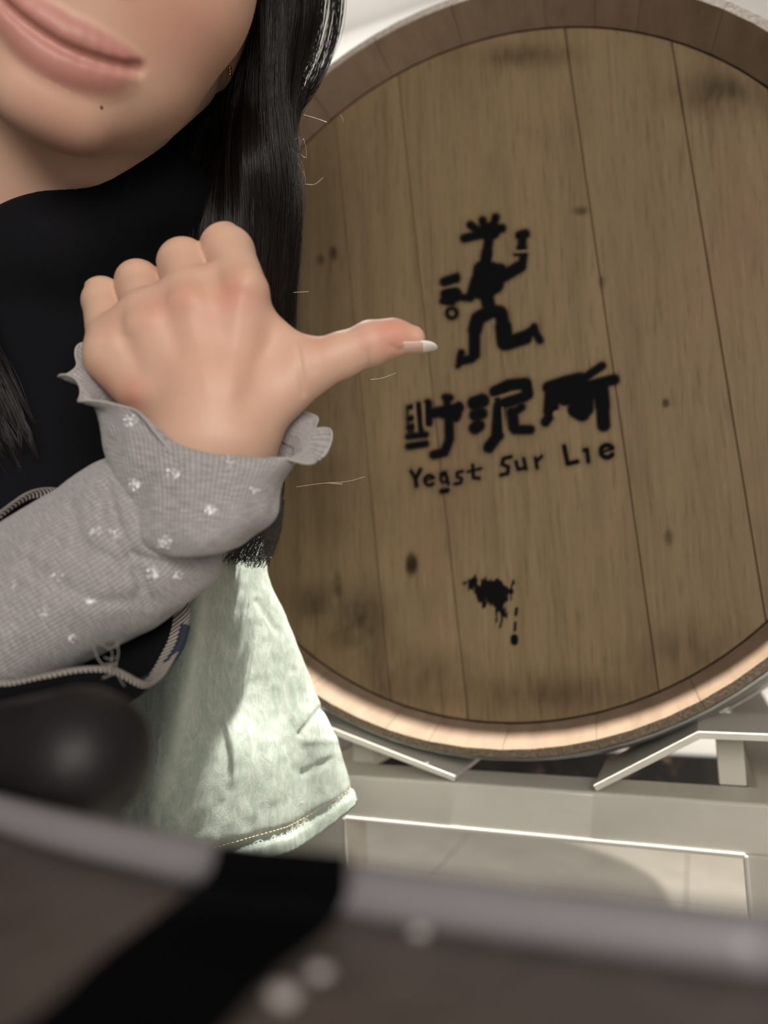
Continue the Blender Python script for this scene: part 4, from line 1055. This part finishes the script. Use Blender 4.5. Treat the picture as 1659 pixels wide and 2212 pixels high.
# the far side of her hair, lower left
G2 = [[(-260, -200, .36), (-200, 100, .36), (-150, 400, .345), (-90, 640, .335), (-30, 800, .33), (20, 930, .33), (60, 1010, .335)], [(-320, -200, .36), (-250, 100, .36), (-200, 400, .345), (-120, 700, .335), (-60, 860, .33), (-10, 960, .33), (30, 1030, .335)], [(-400, -200, .37), (-330, 100, .37), (-280, 400, .35), (-200, 700, .34), (-120, 880, .335), (-60, 980, .33), (-20, 1045, .335)]]
g2 = np.array([catmull([P(*q) for q in g], GN) for g in G2])
gb = np.array([catmull([P(*q) for q in g], GN) for g in GB] + [guides[0]])
L3, R3 = strands(gb, 900, .004, 12, [.5, .5], .9, seed=8)
L2, R2 = strands(g2, 700, .005, 10, [.5, .5], .85, seed=5)
Vh, Fh = tubes(np.concatenate([L1, L2, L3]), np.concatenate([R1, R2, R3]), 3)
hair = pp(link('hair', npmesh('hair', Vh, Fh), M['hair'], None, True)); hair['label'] = 'long straight black hair'
# solid core behind the strands so that the locks read as a mass
core = [catmull([P(*q) for q in g], GN) for g in GB]
for k in range(len(guides) - 2): core.append(guides[k] + R.T @ np.array([0, 0, .010]))
core = np.array(core[:8]); nk = 30
cc_ = np.stack([catmull(core[:, j], nk) for j in range(GN - 8)], 1)          # nk, GN
cc_ = cc_ + (np.sin(np.arange(nk) * 2.4) * .0018)[:, None, None] * (R.T @ np.array([0, 0, 1.]))
bk = cc_ + R.T @ np.array([0, 0, .012]); Vc = np.concatenate([cc_.reshape(-1, 3), bk.reshape(-1, 3)]); g1_ = GN - 8
idx = np.arange(nk * g1_).reshape(nk, g1_); q1 = np.stack([idx[:-1, :-1], idx[:-1, 1:], idx[1:, 1:], idx[1:, :-1]], -1).reshape(-1, 4)
bd = np.concatenate([idx[0], idx[1:, -1], idx[-1, -2::-1], idx[-2:0:-1, 0]]); nb_ = np.roll(bd, -1); o_ = nk * g1_
Fcx = np.concatenate([q1, q1[:, ::-1] + o_, np.stack([bd, bd + o_, nb_ + o_, nb_], 1)])
pp(link('hair_lock', npmesh('hair_lock', Vc, Fcx), M['hair'], None, True))
hc_ = [([fe((0, .088, -.092), (.083, .098, .097))], 0, 0, 'u'), ([Cone(fp(.02, .03, -.155), NB_ + R.T @ np.array([0, .0, .075]), .05, .045), Cone(fp(-.045, .05, -.12), K(-.31, -.08, .42), .035, .03), Cone(P(535, -100, .455), P(515, 350, .462), .026, .026), Cone(P(515, 350, .462), P(505, 950, .475), .026, .020)], .02, .03, 'u'), ([fe((0, .03, .01), (.062, .085, .075)), fe((.055, .03, -.06), (.032, .06, .036)), fe((-.055, .03, -.06), (.032, .06, .036))], .01, .01, 's')]
o, _ = sdf_obj('hair_cap', hc_, .003, M['hair']); pp(o)
# single fly-away hairs with the light painted in as a paler colour
fly = [[(640, 330), (655, 300), (662, 340), (645, 330)], [(630, 360), (655, 372), (658, 398), (634, 416)], [(622, 318), (648, 345), (657, 380), (640, 405)], [(618, 310), (640, 300), (649, 296)], [(647, 296), (648, 320), (646, 336)], [(660, 398), (680, 398), (698, 384)], [(656, 248), (680, 255), (706, 264)], [(735, 248), (740, 256), (742, 264)], [(632, 632), (650, 631), (666, 630)], [(800, 820), (825, 817), (855, 806)], [(700, 1044), (750, 1040), (788, 1030)], [(640, 1052), (700, 1044), (740, 1046)], [(612, 552), (620, 530), (632, 505)], [(570, 565), (600, 545), (628, 522)], [(612, 258), (622, 250), (631, 240)], [(608, 250), (618, 240), (626, 228)], [(635, 345), (650, 362), (654, 388), (642, 402)], [(628, 316), (642, 334), (652, 352)]]
fl_l = np.array([catmull([P(x, y, .395 + .004 * (i % 3)) for x, y in f], 16) for i, f in enumerate(fly)])
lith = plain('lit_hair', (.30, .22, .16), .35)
for ln in fl_l:
    V_, F_ = tubes(ln[None], np.full((1, 16), .00013), 4); pp(link('stray_hair', npmesh('stray_hair', V_, F_), lith, None, True))
tips = []
for i in range(260):
    s = rnd.random(); x0 = 505 + 85 * s; e = rnd.uniform(0, 1)
    tips.append(catmull([P(x0 + 25, 1080, .415), P(x0 + 14 + rnd.uniform(-8, 8), 1150, .412), P(x0 + rnd.uniform(-18, 6), 1185 + 12 * s, .410), P(x0 - 8 + rnd.uniform(-24, 6), 1205 + 30 * e * (.4 + .6 * s), .408)], 12))
tips = np.array(tips); V_, F_ = tubes(tips, np.full(tips.shape[:2], .00013), 3)
pp(link('hair_tips', npmesh('hair_tips', V_, F_), M['hair'], None, True))
# earring: small gold stud of three beads
bm = bmesh.new(); eh = ray(490, 165, tree_b); ed = .39 if eh[0] is None else float((np.array(eh[0]) - POS) @ R[2]) - .005
for (x, y, r) in ((496, 146, 4.2), (497, 153, 3.6), (497, 160, 4.4)):
    q = bmesh.ops.create_uvsphere(bm, u_segments=12, v_segments=8, radius=r * ed / F); bmesh.ops.translate(bm, verts=q['verts'], vec=Vector(P(x, y, ed)))
o = pp(bm_obj('earring', bm, M['gold'], None, True)); o['label'] = 'tiny gold stud earring'

# ------------------------------------------------------------------ bag on her lap, stool
bagc = K(-.108, .052, .172)
bag = empty('leather_bag', bagc); tag(bag, 'black leather bag with a rounded top, blurred at the lower left', 'bag')
binv = Matrix.Translation(-Vector(bagc))
bg = [([Cone(K(-.155, .082, .230), K(-.0650, .0525, .160), .0150, .0150)], 0, 0, 'u'), ([Cone(K(-.160, .105, .240), K(-.080, .085, .178), .020, .020), Cone(K(-.195, .155, .255), K(-.115, .150, .205), .030, .030)], .02, .012, 'u')]
V_, F_ = surface(bg, .003); o = link('bag_body', npmesh('bag_body', V_, F_), M['leather'], None, True); o.parent = bag; o.matrix_parent_inverse = binv
sp = [K(-.15, .066, .228), K(-.19, .04, .240), K(-.22, .0, .25), K(-.27, -.03, .31)]
o = tube_obj('bag_strap', sp, .004, M['leather'], None, 8, 20); o.parent = bag; o.matrix_parent_inverse = binv
sc = HIP.copy(); st = empty('stool', (sc[0], sc[1], 0)); tag(st, 'low dark stool under the leaning person', 'stool')
zs = HIP[2] - .115
bm = bmesh.new(); q = bmesh.ops.create_cone(bm, segments=40, radius1=.165, radius2=.16, depth=.03, cap_ends=True); bmesh.ops.translate(bm, verts=bm.verts, vec=(sc[0], sc[1], zs - .015))
o = bm_obj('seat', bm, M['darkmetal']); o.parent = st; o.matrix_parent_inverse = Matrix.Translation((-sc[0], -sc[1], 0))
for k in range(4):
    a = math.pi / 4 + k * math.pi / 2
    o = tube_obj('leg', [(sc[0] + .11 * math.cos(a), sc[1] + .11 * math.sin(a), zs - .025), (sc[0] + .15 * math.cos(a), sc[1] + .15 * math.sin(a), .001)], .011, M['darkmetal'], None, 10, 4)
    o.parent = st; o.matrix_parent_inverse = Matrix.Translation((-sc[0], -sc[1], 0))

# pale flecks added as blurred bright spots close to the lens
fleckm = plain('fleck', (.36, .33, .32), .4)
for k, (x, y, r, lb) in enumerate(((612, 2168, .0016, 'largest pale blurred speck beside the black strap at the bottom edge'), (690, 2112, .0012, 'smaller pale blurred speck just right of the largest one by the strap'), (905, 2022, .0011, 'pale blurred speck lying just below the table rim right of the strap'))):
    bm = bmesh.new(); bmesh.ops.create_icosphere(bm, subdivisions=2, radius=r)
    for v in bm.verts: v.co = Vector((v.co.x * 1.15, v.co.y, v.co.z * .6)) * (1 + .12 * math.sin(v.co.x * 4100 + k) * math.cos(v.co.y * 3700 + 2 * k))
    c = onplane(x, y, ZT - .0042); bmesh.ops.translate(bm, verts=bm.verts, vec=(c[0], c[1], c[2] + r * .56))
    tag(bm_obj('fleck', bm, fleckm, None, True), lb, 'fleck', 'pale specks on the dark tabletop')
